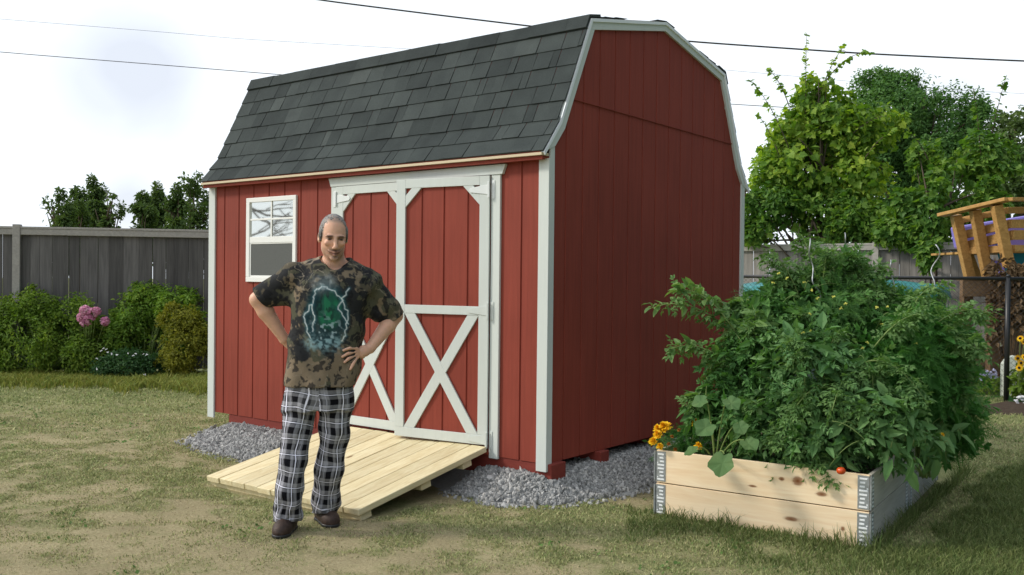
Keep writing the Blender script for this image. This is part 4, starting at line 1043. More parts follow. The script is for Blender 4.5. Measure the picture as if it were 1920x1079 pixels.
def collar(o, LXX, LYY, label, name='raised_bed', front=True):
    t = thing(name, o+bx*.615+by*LYY/2, label, 'raised bed', 'stacked pallet collar beds')
    tk = .02; Hc = .193
    for lv in range(2):
        z0, z1 = .004+lv*(Hc+.006), .004+lv*(Hc+.006)+Hc
        for (p, ax, L, side) in ((o+bx*.006, bx, LXX-.012, 0), (o+by*(LYY-tk)+bx*.006, bx, LXX-.012, 0), (o+by*(tk+.001), by, LYY-2*tk-.002, 1), (o+bx*(LXX-tk)+by*(tk+.001), by, LYY-2*tk-.002, 1)):
            mb = MB(); oth = by if side == 0 else bx; c = p+ax*L/2+oth*tk/2+bz*(z0+z1)/2
            mb.obox(c, ax*L/2, oth*tk/2, bz*(z1-z0)/2, .25+.4*lv); mb.build('board', BEDW if side == 0 else BEDS, t, bevel=.0025)
    for (cu, cv) in ((0, 0), (1, 0), (1, 1), (0, 1)):
        p = o+bx*(LXX*cu)+by*(LYY*cv); sx = 1 if cu == 0 else -1; sy = 1 if cv == 0 else -1
        for lv in range(2):
            hb = MB(); tb_ = MB()
            z0, z1 = .012+lv*(Hc+.006), -.002+lv*(Hc+.006)+Hc; zc = (z0+z1)/2; hz = (z1-z0)/2
            hb.obox(p+bx*sx*.036-by*sy*.0015+bz*zc, bx*.030, by*.0015, bz*hz); hb.obox(p-bx*sx*.0015+by*sy*.036+bz*zc, bx*.0015, by*.030, bz*hz)
            hb.tube([p-bx*sx*.003-by*sy*.003+bz*z0, p-bx*sx*.003-by*sy*.003+bz*z1], .0065, 8)
            hh = hb.build('corner_hinge', GALV, t)
            z0 = .004+lv*(Hc+.006)
            for i in range(8):
                z = z0+.020+i*.0215; w = (.022, .013, .013, .020)[i % 4]; dx = (.036, .042, .040, .036)[i % 4]
                tb_.obox(p+bx*sx*dx-by*sy*.0038+bz*z, bx*w, by*.0012, bz*.0050); tb_.obox(p-bx*sx*.0038+by*sy*dx+bz*z, bx*.0012, by*w, bz*.0050)
                if i % 4 == 1: tb_.obox(p+bx*sx*.016-by*sy*.0036+bz*(z-.009), bx*.004, by*.001, bz*.0035)
            tb_.build('hinge_glint', GALVW, hh, bevel=.0008)  # raised white bars stand in for reflections on the slotted plates
    SOIL = NT('dark_potting_soil'); n_ = SOIL.noise(SOIL.coords(), 60, 5, .7); SOIL.bsdf(SOIL.ramp(n_, [(.3, (.012, .009, .006)), (.7, (.045, .033, .022))]), 1, spec=.05, normal=SOIL.bump(n_, 1, .02))
    mb = MB(); c = o+bx*LXX/2+by*LYY/2; mb.obox(c+bz*.16, bx*(LXX/2-.022), by*(LYY/2-.022), bz*.155); mb.build('soil', SOIL.m, t)
    return t
collar(A0, LX, 1.0, 'nearer raised bed of pale pine boards with metal corner hinges')
collar(A0+by*1.06, LX, 1.0, 'farther raised bed half hidden by drooping leaves')
def BP(u, w, z): return A0+bx*u+by*w+bz*z                       # bed coordinates: across, back, up
TOM = m_leaf('tomato_leaf', [(0.0, (0.042, 0.112, 0.0308)), (0.35, (0.0728, 0.182, 0.0476)), (0.7, (0.119, 0.252, 0.0672)), (1, (0.21, 0.364, 0.105))], .28, .55, .2, (1.3, 1.5, .6), 2.4)
TOM2 = m_leaf('pale_tomato_shoot', [(0.0, (0.0875, 0.175, 0.0562)), (0.5, (0.1375, 0.25, 0.0813)), (1, (0.25, 0.375, 0.125))], .3, .55, .2, (1.3, 1.5, .6), 3)
BROAD = m_leaf('broad_garden_leaf', [(0.0, (0.056, 0.147, 0.042)), (0.5, (0.105, 0.224, 0.0728)), (1, (0.196, 0.329, 0.119))], .25, .55, .25, (1.3, 1.5, .6), 2)
DILL = m_leaf('feathery_herb_leaf', [(0.0, (0.0377, 0.1232, 0.0261)), (0.5, (0.0667, 0.1958, 0.0435)), (1, (0.1305, 0.29, 0.0725))], .3, .6, .15, (1.3, 1.5, .6), 2)
def shoot(pts, n, size, tm, rnd, sp=.05):
    """leaves along an arching stem"""
    pts = np.array(pts); t = rnd.uniform(.15, 1, n)*(len(pts)-1); i = np.minimum(t.astype(int), len(pts)-2); f = (t-i)[:, None]
    p = pts[i]*(1-f)+pts[i+1]*f; dr = unit(pts[i+1]-pts[i]); sd = unit(rnd.normal(size=p.shape)); tg = sd-dr*np.sum(sd*dr, -1, keepdims=True)+dr*.3+np.array([0, 0, -.25])
    nr = np.array([0, 0, 1.0])+rnd.normal(0, .5, p.shape)
    return place(tm, p, nr, tg, rnd.uniform(.6, 1.15, n)*size, rnd)
def arc(a, b, lift, n=9, sag=0):
    t = np.linspace(0, 1, n)[:, None]; a, b = np.array(a), np.array(b); c = (a+b)/2+np.array([0, 0, lift]); return a*(1-t)**2+2*c*t*(1-t)+b*t*t
def bed_plant(name, label, cat, ells, tmpl, n, smin, smax, mat, seed, arcs=(), asize=.12, amat=None, nst=16, atm=None, **kw):
    rnd = np.random.default_rng(seed); base = np.mean([e[0] for e in ells], 0)*[1, 1, 0]+[0, 0, .3]
    t = thing(name, base, label, cat)
    kk = dict(kw); kk.update(lo=.1, thr=.25); V, F = join([leaves(tmpl, ells, n, smin, smax, rnd, seed=seed, zmin=.30, **kw), leaves([SIMPLE], [(c, np.array(r)*.75) for c, r in ells], n//3, smin*.8, smax*.9, rnd, seed=seed+3, zmin=.30, **kk)])
    np_mesh('foliage', V, F, mat, t)
    arcs = list(arcs)
    if len(arcs):
        for _ in range(13):
            c_, r_ = ells[rnd.integers(len(ells))]; dd_ = unit(rnd.normal(size=3)+np.array([.25, -.35, .55])); e_ = np.array(c_)+dd_*np.array(r_)*rnd.uniform(1.0, 1.28); arcs.append(arc(np.array(c_)+dd_*np.array(r_)*.5, e_, rnd.uniform(.02, .12), 6))
        sets = [shoot(a, int(10+6*len(a)), asize, atm or PIN, rnd) for a in arcs]; V, F = join(sets); np_mesh('shoot_leaves', V, F, amat or mat, t)
    sb = stems(base, ells, nst, .007, rnd)
    for _ in range(nst):
        c_, r_ = ells[rnd.integers(len(ells))]; d0 = unit(rnd.normal(size=3)*.6+np.array([.35, -.6, .25])); d1 = unit(d0+rnd.normal(0, .45, 3)+np.array([0, 0, .2]))
        sb.tube(arc(np.array(c_)+d0*np.array(r_)*.9, np.array(c_)+d1*np.array(r_)*1.12, .05, 6), np.linspace(.0032, .0016, 6), 4)
    for a in arcs: sb.tube(a, np.linspace(.0055, .002, len(a)), 5)
    sb.build('stem', STEM, t, smooth=True)
    return t
gE = lambda u, v, w, ru, rv, rd=None: EL(u, v, w, ru, rv, rd)
# left tomato sprawling toward the shed
P0 = at(1400, 780, 5.75)
arcs = [arc(at(1420, 690, 5.8), at(1222, 578, 5.75), .32), arc(at(1410, 680, 5.7), at(1262, 545, 5.8), .28), arc(at(1420, 640, 5.9), at(1300, 552, 5.9), .16), arc(at(1400, 720, 5.7), at(1255, 655, 5.7), .20), arc(at(1450, 640, 5.9), at(1385, 575, 6.0), .12)]
bed_plant('tomato_plant', 'sprawling tomato plant leaning out of the bed towards the shed wall', 'plant', [gE(1412, 680, 5.75, 68, 75), gE(1345, 775, 5.65, 45, 55), gE(1390, 790, 5.6, 60, 60), gE(1430, 610, 5.9, 48, 52)], PIN+[SIMPLE], 1250, .08, .16, TOM, 101, arcs, .11, TOM2, 18, atm=[SIMPLE, PIN[0]], clump=.18)
# middle and tall ones
arcs = [arc(at(1500, 560, 6.0), at(1445, 475, 6.0), .1), arc(at(1540, 560, 6.0), at(1502, 440, 6.2), .1), arc(at(1580, 560, 6.0), at(1655, 505, 6.1), .14), arc(at(1540, 560, 6.0), at(1552, 470, 6.0), .1)]
bed_plant('tomato_plant', 'tallest tomato plant rising past the spiral stakes in the raised bed', 'plant', [gE(1520, 590, 6.1, 110, 75), gE(1502, 556, 6.2, 58, 42), gE(1560, 515, 6.2, 62, 40), gE(1605, 562, 6.2, 62, 44)], PIN+FEA+FEA, 2000, .10, .19, TOM, 102, arcs, .12, TOM2, 22, clump=.2)
arcs = [arc(at(1560, 720, 5.4), at(1480, 640, 5.3), .15), arc(at(1600, 700, 5.35), at(1560, 770, 5.0), .12), arc(at(1620, 680, 5.3), at(1740, 760, 5.05), .18), arc(at(1560, 720, 5.3), at(1470, 800, 5.1), .14), arc(at(1640, 650, 5.4), at(1740, 590, 5.4), .12)]
bed_plant('tomato_plant', 'bushy broad leaved tomato plant at the middle of the front bed, over a red tomato', 'plant', [gE(1520, 720, 5.5, 110, 110), gE(1560, 810, 5.3, 100, 80), gE(1470, 820, 5.5, 80, 65), gE(1640, 790, 5.2, 75, 80)], PIN+[SIMPLE, SIMPLE], 2100, .075, .155, BROAD, 103, arcs, .11, TOM2, 26, clump=.16)
tomato_host = bpy.data.objects['tomato_plant.002']
arcs = [arc(at(1740, 620, 5.6), at(1852, 588, 5.6), .12), arc(at(1760, 640, 5.6), at(1835, 660, 5.5), .1), arc(at(1700, 600, 5.7), at(1755, 540, 5.8), .12)]
bed_plant('feathery_herb', 'dark feathery herb plant at the right end of the raised bed', 'plant', [gE(1700, 670, 5.75, 90, 90), gE(1750, 710, 5.9, 60, 95), gE(1725, 630, 6.0, 72, 48), gE(1670, 610, 6.1, 75, 45), gE(1790, 780, 6.3, 35, 65)], FEA+FEA+PIN[:1], 3000, .11, .21, DILL, 104, arcs, .13, TOM2, 24, clump=.2)
bed_plant('kale_plant', 'big floppy leaf plant hanging over the right side boards of the bed', 'plant', [gE(1690, 850, 5.0, 30, 28), gE(1740, 835, 5.35, 34, 34), gE(1765, 815, 5.8, 32, 36)], [SIMPLE], 62, .09, .17, BROAD, 105, (), nst=14, clump=.3, thr=.2, droop=1.3, up=.3, out=1.0)
mb = MB(); tc = at(1577, 883, 4.98); hh = MB()
Vt = []; 
for o_ in [tc]:
    bm = bmesh.new(); bmesh.ops.create_uvsphere(bm, u_segments=20, v_segments=14, radius=.024)
    for v in bm.verts:
        rr = math.hypot(v.co.x, v.co.y); v.co.z *= .86; v.co.z -= .006*math.exp(-(rr/.008)**2)*(1 if v.co.z > 0 else -.3); a = math.atan2(v.co.y, v.co.x); f_ = 1+.03*math.cos(5*a); v.co.x *= f_; v.co.y *= f_
    me = bpy.data.meshes.new('tomato'); off_ = tc-WOFF[tomato_host.name]; bmesh.ops.translate(bm, verts=bm.verts, vec=off_.tolist()); bm.to_mesh(me); bm.free(); me.polygons.foreach_set('use_smooth', [True]*len(me.polygons))
k = NT('ripe_tomato_skin'); k.bsdf((.62, .075, .012), .25, spec=.5); link('tomato_fruit', me, k.m, tomato_host)
# young squash with big lobed leaves leaning over the front board
t = thing('squash_plant', BP(.33, .12, .31), 'young squash plant whose big lobed leaf hangs over the front board', 'plant')
L_ = [(at(1358, 858, 5.20), 1358, .135, (0, -.8, .5), (0, -.25, -1)), (at(1333, 800, 5.25), 0, .11, (.3, -.6, .6), (-.5, -.2, -.8)), (at(1362, 755, 5.3), 0, .095, (.3, -.5, .7), (.6, 0, -.6)), (at(1325, 756, 5.35), 0, .09, (0, -.6, .7), (-.6, 0, -.6)), (at(1395, 832, 5.25), 0, .10, (.2, -.5, .9), (.6, -.2, -.3)), (at(1308, 850, 5.35), 0, .085, (-.2, -.5, .9), (-.6, -.2, -.2)), (at(1383, 800, 5.3), 0, .08, (.2, -.7, .6), (.5, -.2, -.6))]
V, F = place([LOBE], np.array([l[0]+np.array([0, 0, .02]) for l in L_]), np.array([l[3] for l in L_], float), np.array([l[4] for l in L_], float), np.array([l[2] for l in L_]), np.random.default_rng(3))
k = m_leaf('squash_leaf', [(.0, (.065, .145, .05)), (.5, (.10, .19, .068)), (1, (.16, .24, .09))], .25, .6, .2, (1.3, 1.4, .6), 12); None
SQL = k; rq = np.random.default_rng(3)
for l in L_:
    V, F = place([t_round()], (l[0]+np.array([0, 0, .02]))[None], np.array([l[3]], float), np.array([l[4]], float), l[2], rq); np_mesh('leaf', V, F, SQL, t)
mb = MB(); c0 = BP(.33, .12, .31)
for l in L_: mb.tube(arc(c0, l[0]+np.array([0, 0, .02]), .10, 7), np.linspace(.006, .003, 7), 6)
mb.build('stem', STEM, t, smooth=True)
# marigolds
YEL = NT('marigold_petal'); YEL.leaf(YEL.ramp(YEL.island(), [(0, (.85, .42, .01)), (.5, (.90, .55, .015)), (1, (.95, .66, .03))]), .25, .6, .2); YEL = YEL.m
ORG = NT('faded_marigold'); ORG.leaf(ORG.ramp(ORG.island(), [(0, (.20, .07, .015)), (1, (.42, .16, .03))]), .2, .7, .1); ORG = ORG.m
def bloom(c, r, rnd, nr=(0, -.4, .8), rings=4, per=11):
    P = []; N = []; T = []; S = []; nr = unit(np.array(nr, float)+rnd.normal(0, .15, 3)); a0 = unit(np.cross(nr, [0.2, .3, .9])); b0 = np.cross(nr, a0)
    for j in range(rings):
        f = 1-j/rings
        for i in range(per):
            a = 6.283*(i+.5*j+rnd.uniform(-.2, .2))/per; d = a0*math.cos(a)+b0*math.sin(a)
            P.append(np.array(c)+nr*r*.28*j*.6); tg = d*f+nr*(1-f)*1.4+.1*nr; T.append(tg); N.append(nr*f-d*(1-f)*.9+rnd.normal(0, .15, 3)); S.append(r*(.55+.45*f)*rnd.uniform(.85, 1.1))
    return place([t_simple(.75, .06, .1)], np.array(P), np.array(N), np.array(T), np.array(S), rnd)
rnd = np.random.default_rng(77)
t = thing('marigold_plant', BP(.12, .16, .3), 'yellow flowering marigold plant at the bed corner nearest the shed', 'flower')
el = [gE(1262, 835, 5.75, 30, 24, 30), gE(1300, 820, 5.7, 34, 34, 30)]
V, F = leaves(FEA, el, 420, .05, .10, rnd, zmin=.3, clump=.08, thr=.3); np_mesh('foliage', V, F, DILL, t)
stems(BP(.12, .16, .3), el, 14, .003, rnd).build('stem', STEM, t, smooth=True)
cam_dir = lambda p: unit(CAMP-p)
for i, (u, v, r, d) in enumerate([(1248, 802, .034, 5.66), (1234, 806, .026, 5.68), (1234, 817, .026, 5.64), (1224, 829, .024, 5.62), (1237, 838, .019, 5.6), (1306, 794, .028, 5.62), (1309, 838, .022, 5.5)]):
    p = at(u, v, d); q = cam_dir(p); V, F = bloom(p, r*1.3, rnd, (q[0]*.6-.2, q[1]*.6, .75)); np_mesh('flower', V, F, YEL, t)
    mb = MB(); mb.tube(arc(BP(.14, .16, .3), p-[0, 0, .01], .06, 6), .0022, 5); mb.build('stem', STEM, t, smooth=True)
for (u, v) in [(1273, 807), (1260, 819), (1254, 833), (1266, 843)]:
    p = at(u, v, 5.6); V, F = bloom(p, .014, rnd, (.3, -.4, .7), 3, 7); np_mesh('faded_flower', V, F, ORG, t)
t = thing('marigold_plant', at(1770, 850, 5.75), 'single small marigold in bloom beside the feathery herb', 'flower')
for (u, v, r) in [(1766, 817, .018), (1771, 826, .020)]:
    p = at(u, v, 5.45); V, F = bloom(p, r, rnd, (.3, -.5, .6)); np_mesh('flower', V, F, YEL, t)
    mb = MB(); mb.tube(arc(at(1775, 870, 5.6), p-[0, 0, .01], .04, 6), .0022, 5); mb.build('stem', STEM, t, smooth=True)
# small flowers on the tomatoes
def dots(name, label_par, pts, r, mat, rn):
    P = np.array(pts); n = len(P); V, F = place([t_simple(.7)], np.repeat(P, 5, 0), np.array([.3, -.5, .8])+rn.normal(0, .4, (n*5, 3)), rn.normal(size=(n*5, 3)), r, rn); return np_mesh(name, V, F, mat, label_par)
k = NT('pale_yellow_blossom'); k.leaf((.62, .60, .12), .3, .6, .2)
for hn, area in (('tomato_plant.001', (1440, 1680, 470, 620)), ('tomato_plant.002', (1480, 1720, 600, 800))):
    dots('blossom', bpy.data.objects[hn], [at(rnd.uniform(area[0], area[1]), rnd.uniform(area[2], area[3]), 5.45) for _ in range(14)], .014, k.m, rnd)
# spiral stakes
for i, (pts, d, lab) in enumerate([(((1447, 500), (1436, 522), (1444, 545), (1440, 560), (1450, 640)), 6.3, 'short bent spiral stake beside the shed corner, left of the others'), (((1519, 448), (1516, 475), (1526, 500), (1522, 530), (1540, 555), (1536, 620)), 5.9, 'wavy spiral stake poking from the tallest tomato'), (((1584, 437), (1584, 455), (1596, 475), (1590, 500), (1594, 520), (1592, 600)), 6.2, 'tallest wavy spiral stake against the wooden fence'), (((1670, 488), (1667, 505), (1676, 525), (1676, 545), (1690, 600)), 6.1, 'straighter spiral stake near the fence post'), (((1754, 459), (1760, 480), (1748, 508), (1750, 535), (1741, 560), (1745, 590), (1735, 640)), 6.0, 'long twisted spiral stake next to the wooden play fort')]):
    P = np.array([at(u, v, d) for u, v in pts]); n = len(P); tt = np.linspace(0, n-1, 40)
    def cr(t):
        i = min(int(t), n-2); f = t-i; a, b, c, e = P[max(i-1, 0)], P[i], P[i+1], P[min(i+2, n-1)]
        return .5*((2*b)+(-a+c)*f+(2*a-5*b+4*c-e)*f*f+(-a+3*b-3*c+e)*f**3)
    mid = np.array([cr(t) for t in tt]); mid += (np.array([-_f[0], -_f[1], 0])*.02)*np.sin(tt*2.6)[:, None]
    foot = np.array([mid[-1][0], mid[-1][1], .2]); mid = np.concatenate([mid, [foot*.5+mid[-1]*.5, foot]])
    mb = MB(); mb.tube(mid, .0042, 6); o = mb.build('spiral_stake', GALV, None, smooth=True); tag(o, lab, 'plant stake', 'spiral plant stakes in the raised bed')
# ------------------------------------------------------------------ flower border on the left
SHR1 = m_leaf('shrub_leaf_deep', [(0.0, (0.075, 0.1375, 0.0225)), (0.4, (0.1375, 0.2313, 0.035)), (0.75, (0.2125, 0.3, 0.045)), (1, (0.3, 0.3375, 0.0625))], .3, .6, .15, (1.4, 1.5, .6), 1.6)
SHR2 = m_leaf('shrub_leaf_fresh', [(0.0, (0.078, 0.168, 0.0264)), (0.5, (0.168, 0.288, 0.0432)), (1, (0.3, 0.384, 0.06))], .3, .6, .15, (1.4, 1.5, .6), 1.8)
SHR3 = m_leaf('shrub_leaf_olive', [(.0, (.085, .11, .016)), (.5, (.20, .21, .028)), (1, (.33, .32, .045))], .3, .6, .15, (1.4, 1.4, .6), 2)
SHR4 = m_leaf('low_mound_leaf', [(.0, (.022, .065, .022)), (.5, (.042, .105, .036)), (1, (.09, .16, .06))], .25, .6, .15, (1.3, 1.5, .6), 2)
def ragged(ells, n, seed, lo=.18, hi=.34):
    r = np.random.default_rng(seed); o = list(ells)
    for i in range(n):
        c, ra = ells[r.integers(len(ells))]; d = unit(r.normal(size=3)+[0, -.2, .35]); o.append((np.array(c)+d*np.array(ra)*r.uniform(.75, 1.05), np.array(ra)*r.uniform(lo, hi)*np.array([.8, .8, r.uniform(.9, 1.6)])))
    return o
DB = 12.9
gnd = lambda u, d: np.array([*at(u, 600, d)[:2], 0.0])
plant('flowering_shrub', gnd(85, 13.0), 'large soft green shrub in front of the grey fence, left of the pink phlox', 'shrub', ragged([EL(45, 640, 13.0, 95, 75, 70), EL(125, 625, 13.2, 58, 72, 60), EL(60, 575, 13.2, 60, 35, 45), EL(150, 672, 12.8, 40, 42), EL(-40, 650, 13, 60, 75)], 26, 201), [SIMPLE, DIA], 22000, .028, .068, SHR1, 201, nst=40, r0=.010, clump=.22, thr=.40, lo=.45, rough=.35)
plant('garden_bush', gnd(275, 13.4), 'fresh green leafy bush between the pink phlox and the olive bush', 'shrub', ragged([EL(262, 600, 13.6, 50, 62, 50), EL(330, 610, 13.5, 58, 58, 50), EL(275, 558, 13.7, 36, 28), EL(240, 640, 13.3, 40, 50), EL(325, 560, 13.7, 46, 24)], 26, 202), [SIMPLE, DIA], 15000, .032, .078, SHR2, 202, nst=36, r0=.010, clump=.24, thr=.42, lo=.5, rough=.35)
plant('olive_bush', gnd(345, 13.0), 'yellowish olive bush close to the shed corner', 'shrub', ragged([EL(350, 640, 12.9, 42, 55, 40), EL(330, 675, 12.7, 36, 30), EL(375, 660, 13.0, 30, 50), EL(338, 600, 13.1, 40, 26)], 26, 203), [DIA, SIMPLE], 8000, .028, .066, SHR3, 203, nst=26, r0=.008, clump=.2, thr=.42, lo=.5, rough=.35)
t = plant('flowering_mound', gnd(240, 12.7), 'low dark green mound dotted with tiny white flowers', 'flower', [EL(238, 686, 12.7, 62, 32, 40), EL(205, 692, 12.6, 30, 24), EL(280, 690, 12.6, 30, 26)], [DIA, SIMPLE], 6000, .03, .06, SHR4, 204, nst=0, clump=.15, thr=.36, lo=.5)
k = NT('white_petal'); k.leaf((.78, .78, .80), .2, .6, .2); WHITEP = k.m
rnd = np.random.default_rng(9)
dots('blossom', t, [at(u+rnd.normal(0, 4), v+rnd.normal(0, 3), 12.35) for u, v in [(193, 658), (200, 652), (197, 662), (180, 672), (221, 668), (262, 660), (270, 657), (268, 702), (184, 688), (277, 661), (201, 655), (215, 657), (250, 668), (238, 665)]], .020, WHITEP, rnd)
t = thing('phlox_plant', gnd(168, 13.4), 'pink flowering phlox in front of the grey fence', 'flower')
PINK = NT('pink_petal'); PINK.leaf(PINK.ramp(PINK.island(), [(0, (.52, .17, .30)), (.5, (.68, .30, .45)), (1, (.80, .48, .58))]), .3, .6, .2)
el = [EL(165, 625, 13.4, 32, 34, 30), EL(195, 645, 13.4, 20, 40, 30)]
V, F = leaves([SIMPLE], el, 900, .06, .12, rnd, clump=.2, thr=.35); np_mesh('foliage', V, F, SHR1, t)
sb = stems(gnd(168, 13.4), el, 10, .006, rnd)
for (u, v, r) in [(160, 583, 10), (173, 588, 10), (154, 596, 9), (167, 599, 10), (181, 584, 6), (197, 603, 7), (159, 605, 7)]:
    p = at(u, v, 12.5); s = 12.5/FPX*r; d = unit(rnd.normal(size=(46, 3))+[.4, -.6, .5]); V, F = place([t_simple(.8)], p+d*s*.85, d, rnd.normal(size=(46, 3)), .06, rnd); np_mesh('flower_head', V, F, PINK.m, t)
    sb.tube(arc(gnd(168, 13.4), p, .1, 6), .005, 5)
sb.build('stem', STEM, t, smooth=True)
# ------------------------------------------------------------------ fences
FW = m_wood('weathered_grey_board', (.080, .076, .074), (.150, .142, .136), 2, .7, .85, 30, bump=.5)
FWL = m_wood('weathered_grey_rail', (.34, .32, .29), (.47, .44, .40), 0, .15, .8, 30, bump=.2)
FW2 = m_wood('pale_grey_board', (.15, .14, .13), (.27, .25, .23), 2, .5, .85, 30, bump=.5)  # paler grey boards for the fence under the vines
def board_fence(a, b, zt, label, posts, mat, railm, seed, capw=.12, bw=.19):
    rnd = np.random.default_rng(seed); a, b = np.array(a)*[1, 1, 0], np.array(b)*[1, 1, 0]; L = np.linalg.norm(b-a); d = (b-a)/L; n = np.array([d[1], -d[0], 0])
    if n@(CAMP-a) < 0: n = -n
    t = thing('board_fence', (a+b)/2, label, 'fence'); x = 0; mb = MB()
    while x < L:
        w = bw*rnd.uniform(.6, 1.15); gap = rnd.choice([.002, .004, .009], p=[.55, .3, .15]); c = a+d*(x+w/2)-n*rnd.choice([0, .012])
        h = zt-.10-rnd.uniform(0, .02)
        mb.obox(c+np.array([0, 0, .03+h/2-.015]), d*w/2, n*.009, np.array([0, 0, h/2-.015]), rnd.uniform(0, 1)); x += w+gap
    mb.build('boards', mat, t, bevel=.003)
    mb = MB(); c = (a+b)/2; mb.obox(c+[0, 0, zt-.015], d*L/2, n*capw/2, np.array([0, 0, .016])); mb.obox(c+n*.034+[0, 0, zt-.075], d*L/2, n*.018, np.array([0, 0, .043])); mb.build('rail', railm, t, bevel=.004)
    mb = MB(); mb.obox(c-n*.04+[0, 0, .35], d*L/2, n*.02, np.array([0, 0, .045])); mb.build('rail', railm, t)
    for s in posts:
        mb = MB(); p = a+d*s; mb.obox(p+n*.012+[0, 0, (zt+.03)/2], d*.05, n*.055, np.array([0, 0, (zt+.03)/2])); mb.build('post', railm, t, bevel=.004)
    return t
la, lb = at(33, 425, 13.4), at(388, 432, 13.9); dl = unit((lb-la)*[1, 1, 0]); L0 = la-dl*8.8; L1 = lb+dl*2.2
board_fence(L0, L1, 2.09, 'dark weathered grey board fence behind the flower border', [.2, 3.0, 5.9, 8.8, 8.8+2.95], FW, FWL, 31)
ra, rb = at(1400, 460, 17.4), at(1790, 455, 15.4); dr_ = unit((rb-ra)*[1, 1, 0]); R0 = ra-dr_*1.5; R1 = rb+dr_*3.5
pm = at(1645, 456, 16.15); pp = (pm-R0)@dr_
board_fence(R0, R1, 2.09, 'paler grey board fence under the climbing vines', [pp-2.5, pp, pp+2.5, pp+5], FW2, FWL, 32)
# chain link fence
ca, cb = at(1330, 516, 12.6), at(1990, 523, 11.0); ca[2] = cb[2] = 1.48
t = thing('chain_link_fence', (ca+cb)/2*[1, 1, 0], 'black chain link fence behind the raised bed', 'fence'); dC = unit(cb-ca); LC = np.linalg.norm(cb-ca)
mb = MB(); mb.tube([ca, cb], .021, 8); mb.build('rail', BLACKM, t, smooth=True)
pc = atz(1885, 752); s0 = (pc-ca)@dC
for s in (s0, s0-2.4, s0+.9):
    p = (ca+dC*s)*[1, 1, 0]; mb = MB(); mb.tube([p, p+[0, 0, 1.50]], .030, 10); mb.tube([p+[0, 0, 1.50], p+[0, 0, 1.53]], [.033, .012], 10); mb.build('post', BLACKM, t, smooth=True)
mb = MB(); cell = .062; zt = 1.46
nn = int((LC+zt)/cell)
for i in range(-int(zt/cell), int(LC/cell)+1):
    for sg in (1, -1):
        x0 = i*cell if sg > 0 else i*cell+zt
        a0, a1 = x0, x0+sg*zt; z0, z1 = .02, zt+.02
        if max(a0, a1) < 0 or min(a0, a1) > LC: continue
        def clampx(xa, za, xb, zb):
            t0, t1 = 0.0, 1.0
            dx = xb-xa
            for lim, up in ((0, False), (LC, True)):
                tt = (lim-xa)/dx
                if (dx > 0) == up: t1 = min(t1, tt)
                else: t0 = max(t0, tt)
            return (xa+dx*t0, za+(zb-za)*t0, xa+dx*t1, za+(zb-za)*t1)
        xa, za, xb, zb = clampx(a0, z0, a1, z1)
        base = ca*[1, 1, 0]; mb.tube([base+dC*[1, 1, 0]*xa+[0, 0, za], base+dC*[1, 1, 0]*xb+[0, 0, zb]], .0016, 3, cap=False)
mb.build('wire_mesh', BLACKM, t)
# ------------------------------------------------------------------ things beyond the chain link fence
k = NT('teal_tarpaulin'); n_ = k.noise(k.coords(), 7, 4, .6); n2 = k.noise(k.coords('Object', (1,1,.3)), 30, 3)
k.bsdf(k.ramp(n_, [(.3, (.020, .165, .175)), (.7, (.045, .27, .275))]), .45, spec=.4, normal=k.bump(n_, .5, .05)); TEAL = k.m
pc_ = at(1570, 560, 14.0)*[1, 1, 0]; t = thing('garden_pool', pc_, 'round above ground pool under a teal cover, seen over the bed', 'pool')
V = []; F = []; nA, nR = 48, 10; RR = 1.52; zr = 1.34
for j in range(nR+1):
    r = RR*j/nR
    for i in range(nA):
        a = 6.283*i/nA; sag = .13*(1-(r/RR)**2)+.02*math.sin(6*a)*(r/RR)+.012*math.sin(13*a+3*r); V.append((pc_[0]+r*math.cos(a), pc_[1]+r*math.sin(a), zr+sag))
for i in range(nA): a = 6.283*i/nA; rr_ = RR+.03+.015*math.sin(17*a); V.append((pc_[0]+rr_*math.cos(a), pc_[1]+rr_*math.sin(a), zr-.12-.03*math.sin(9*a)))
for j in range(nR+1):
    for i in range(nA): a, b = j*nA+i, j*nA+(i+1) % nA; F.append((a, a+nA, b+nA, b))
np_mesh('cover', np.array(V), np.array(F), TEAL, t, smooth=True)
mb = MB(); mb.tube([pc_, pc_+[0, 0, zr-.01]], RR-.02, 48, cap=False); k = NT('pool_wall_blue'); k.bsdf((.035, .060, .055), .5); mb.build('pool_wall', k.m, t, smooth=True)
mb = MB()
for i in range(12): a = 6.283*i/12; p = pc_+[RR*math.cos(a), RR*math.sin(a), 0]; mb.tube([p, p+[0, 0, zr-.1]], .03, 8)
mb.build('upright', GALV, t, smooth=True)
# wooden play fort with flared sides
ORW = m_wood('stained_cedar', (.30, .155, .045), (.52, .30, .10), 0, .35, .6, 40, bump=.2)
DKW = m_wood('old_brown_timber', (.10, .062, .035), (.22, .14, .08), 0, .4, .85, 30, bump=.5)
D1 = 12.6
t = thing('play_fort', at(1870, 560, 12.8)*[1, 1, 0], 'wooden play fort with flared cedar sides standing behind the chain link fence', 'play fort')
def beam(name, u0, v0, d0, u1, v1, d1, w, h, m=ORW, up=(0, 0, 1), par=None):
    mb = MB(); mb.bar(at(u0, v0, d0), at(u1, v1, d1), w, h, up, rng.uniform(.2, .8)); return mb.build(name, m, par or t, bevel=.005)
dv = unit(np.array([-_f[0], -_f[1], 0]))
beam('top_rail', 1764, 404, 12.9, 1891, 374, 12.0, .16, .045); beam('top_rail', 1888, 374.5, 12.0, 2010, 374, 12.6, .16, .045)
for (u0, v0, u1, v1, d) in ((1786, 404, 1812, 520, 12.80), (1822, 394, 1846, 520, 12.52), (1862, 385, 1886, 500, 12.18)):
    beam('post', u0+6, v0, d, u1+6, v1, d+.1, .12, .11, up=dv)
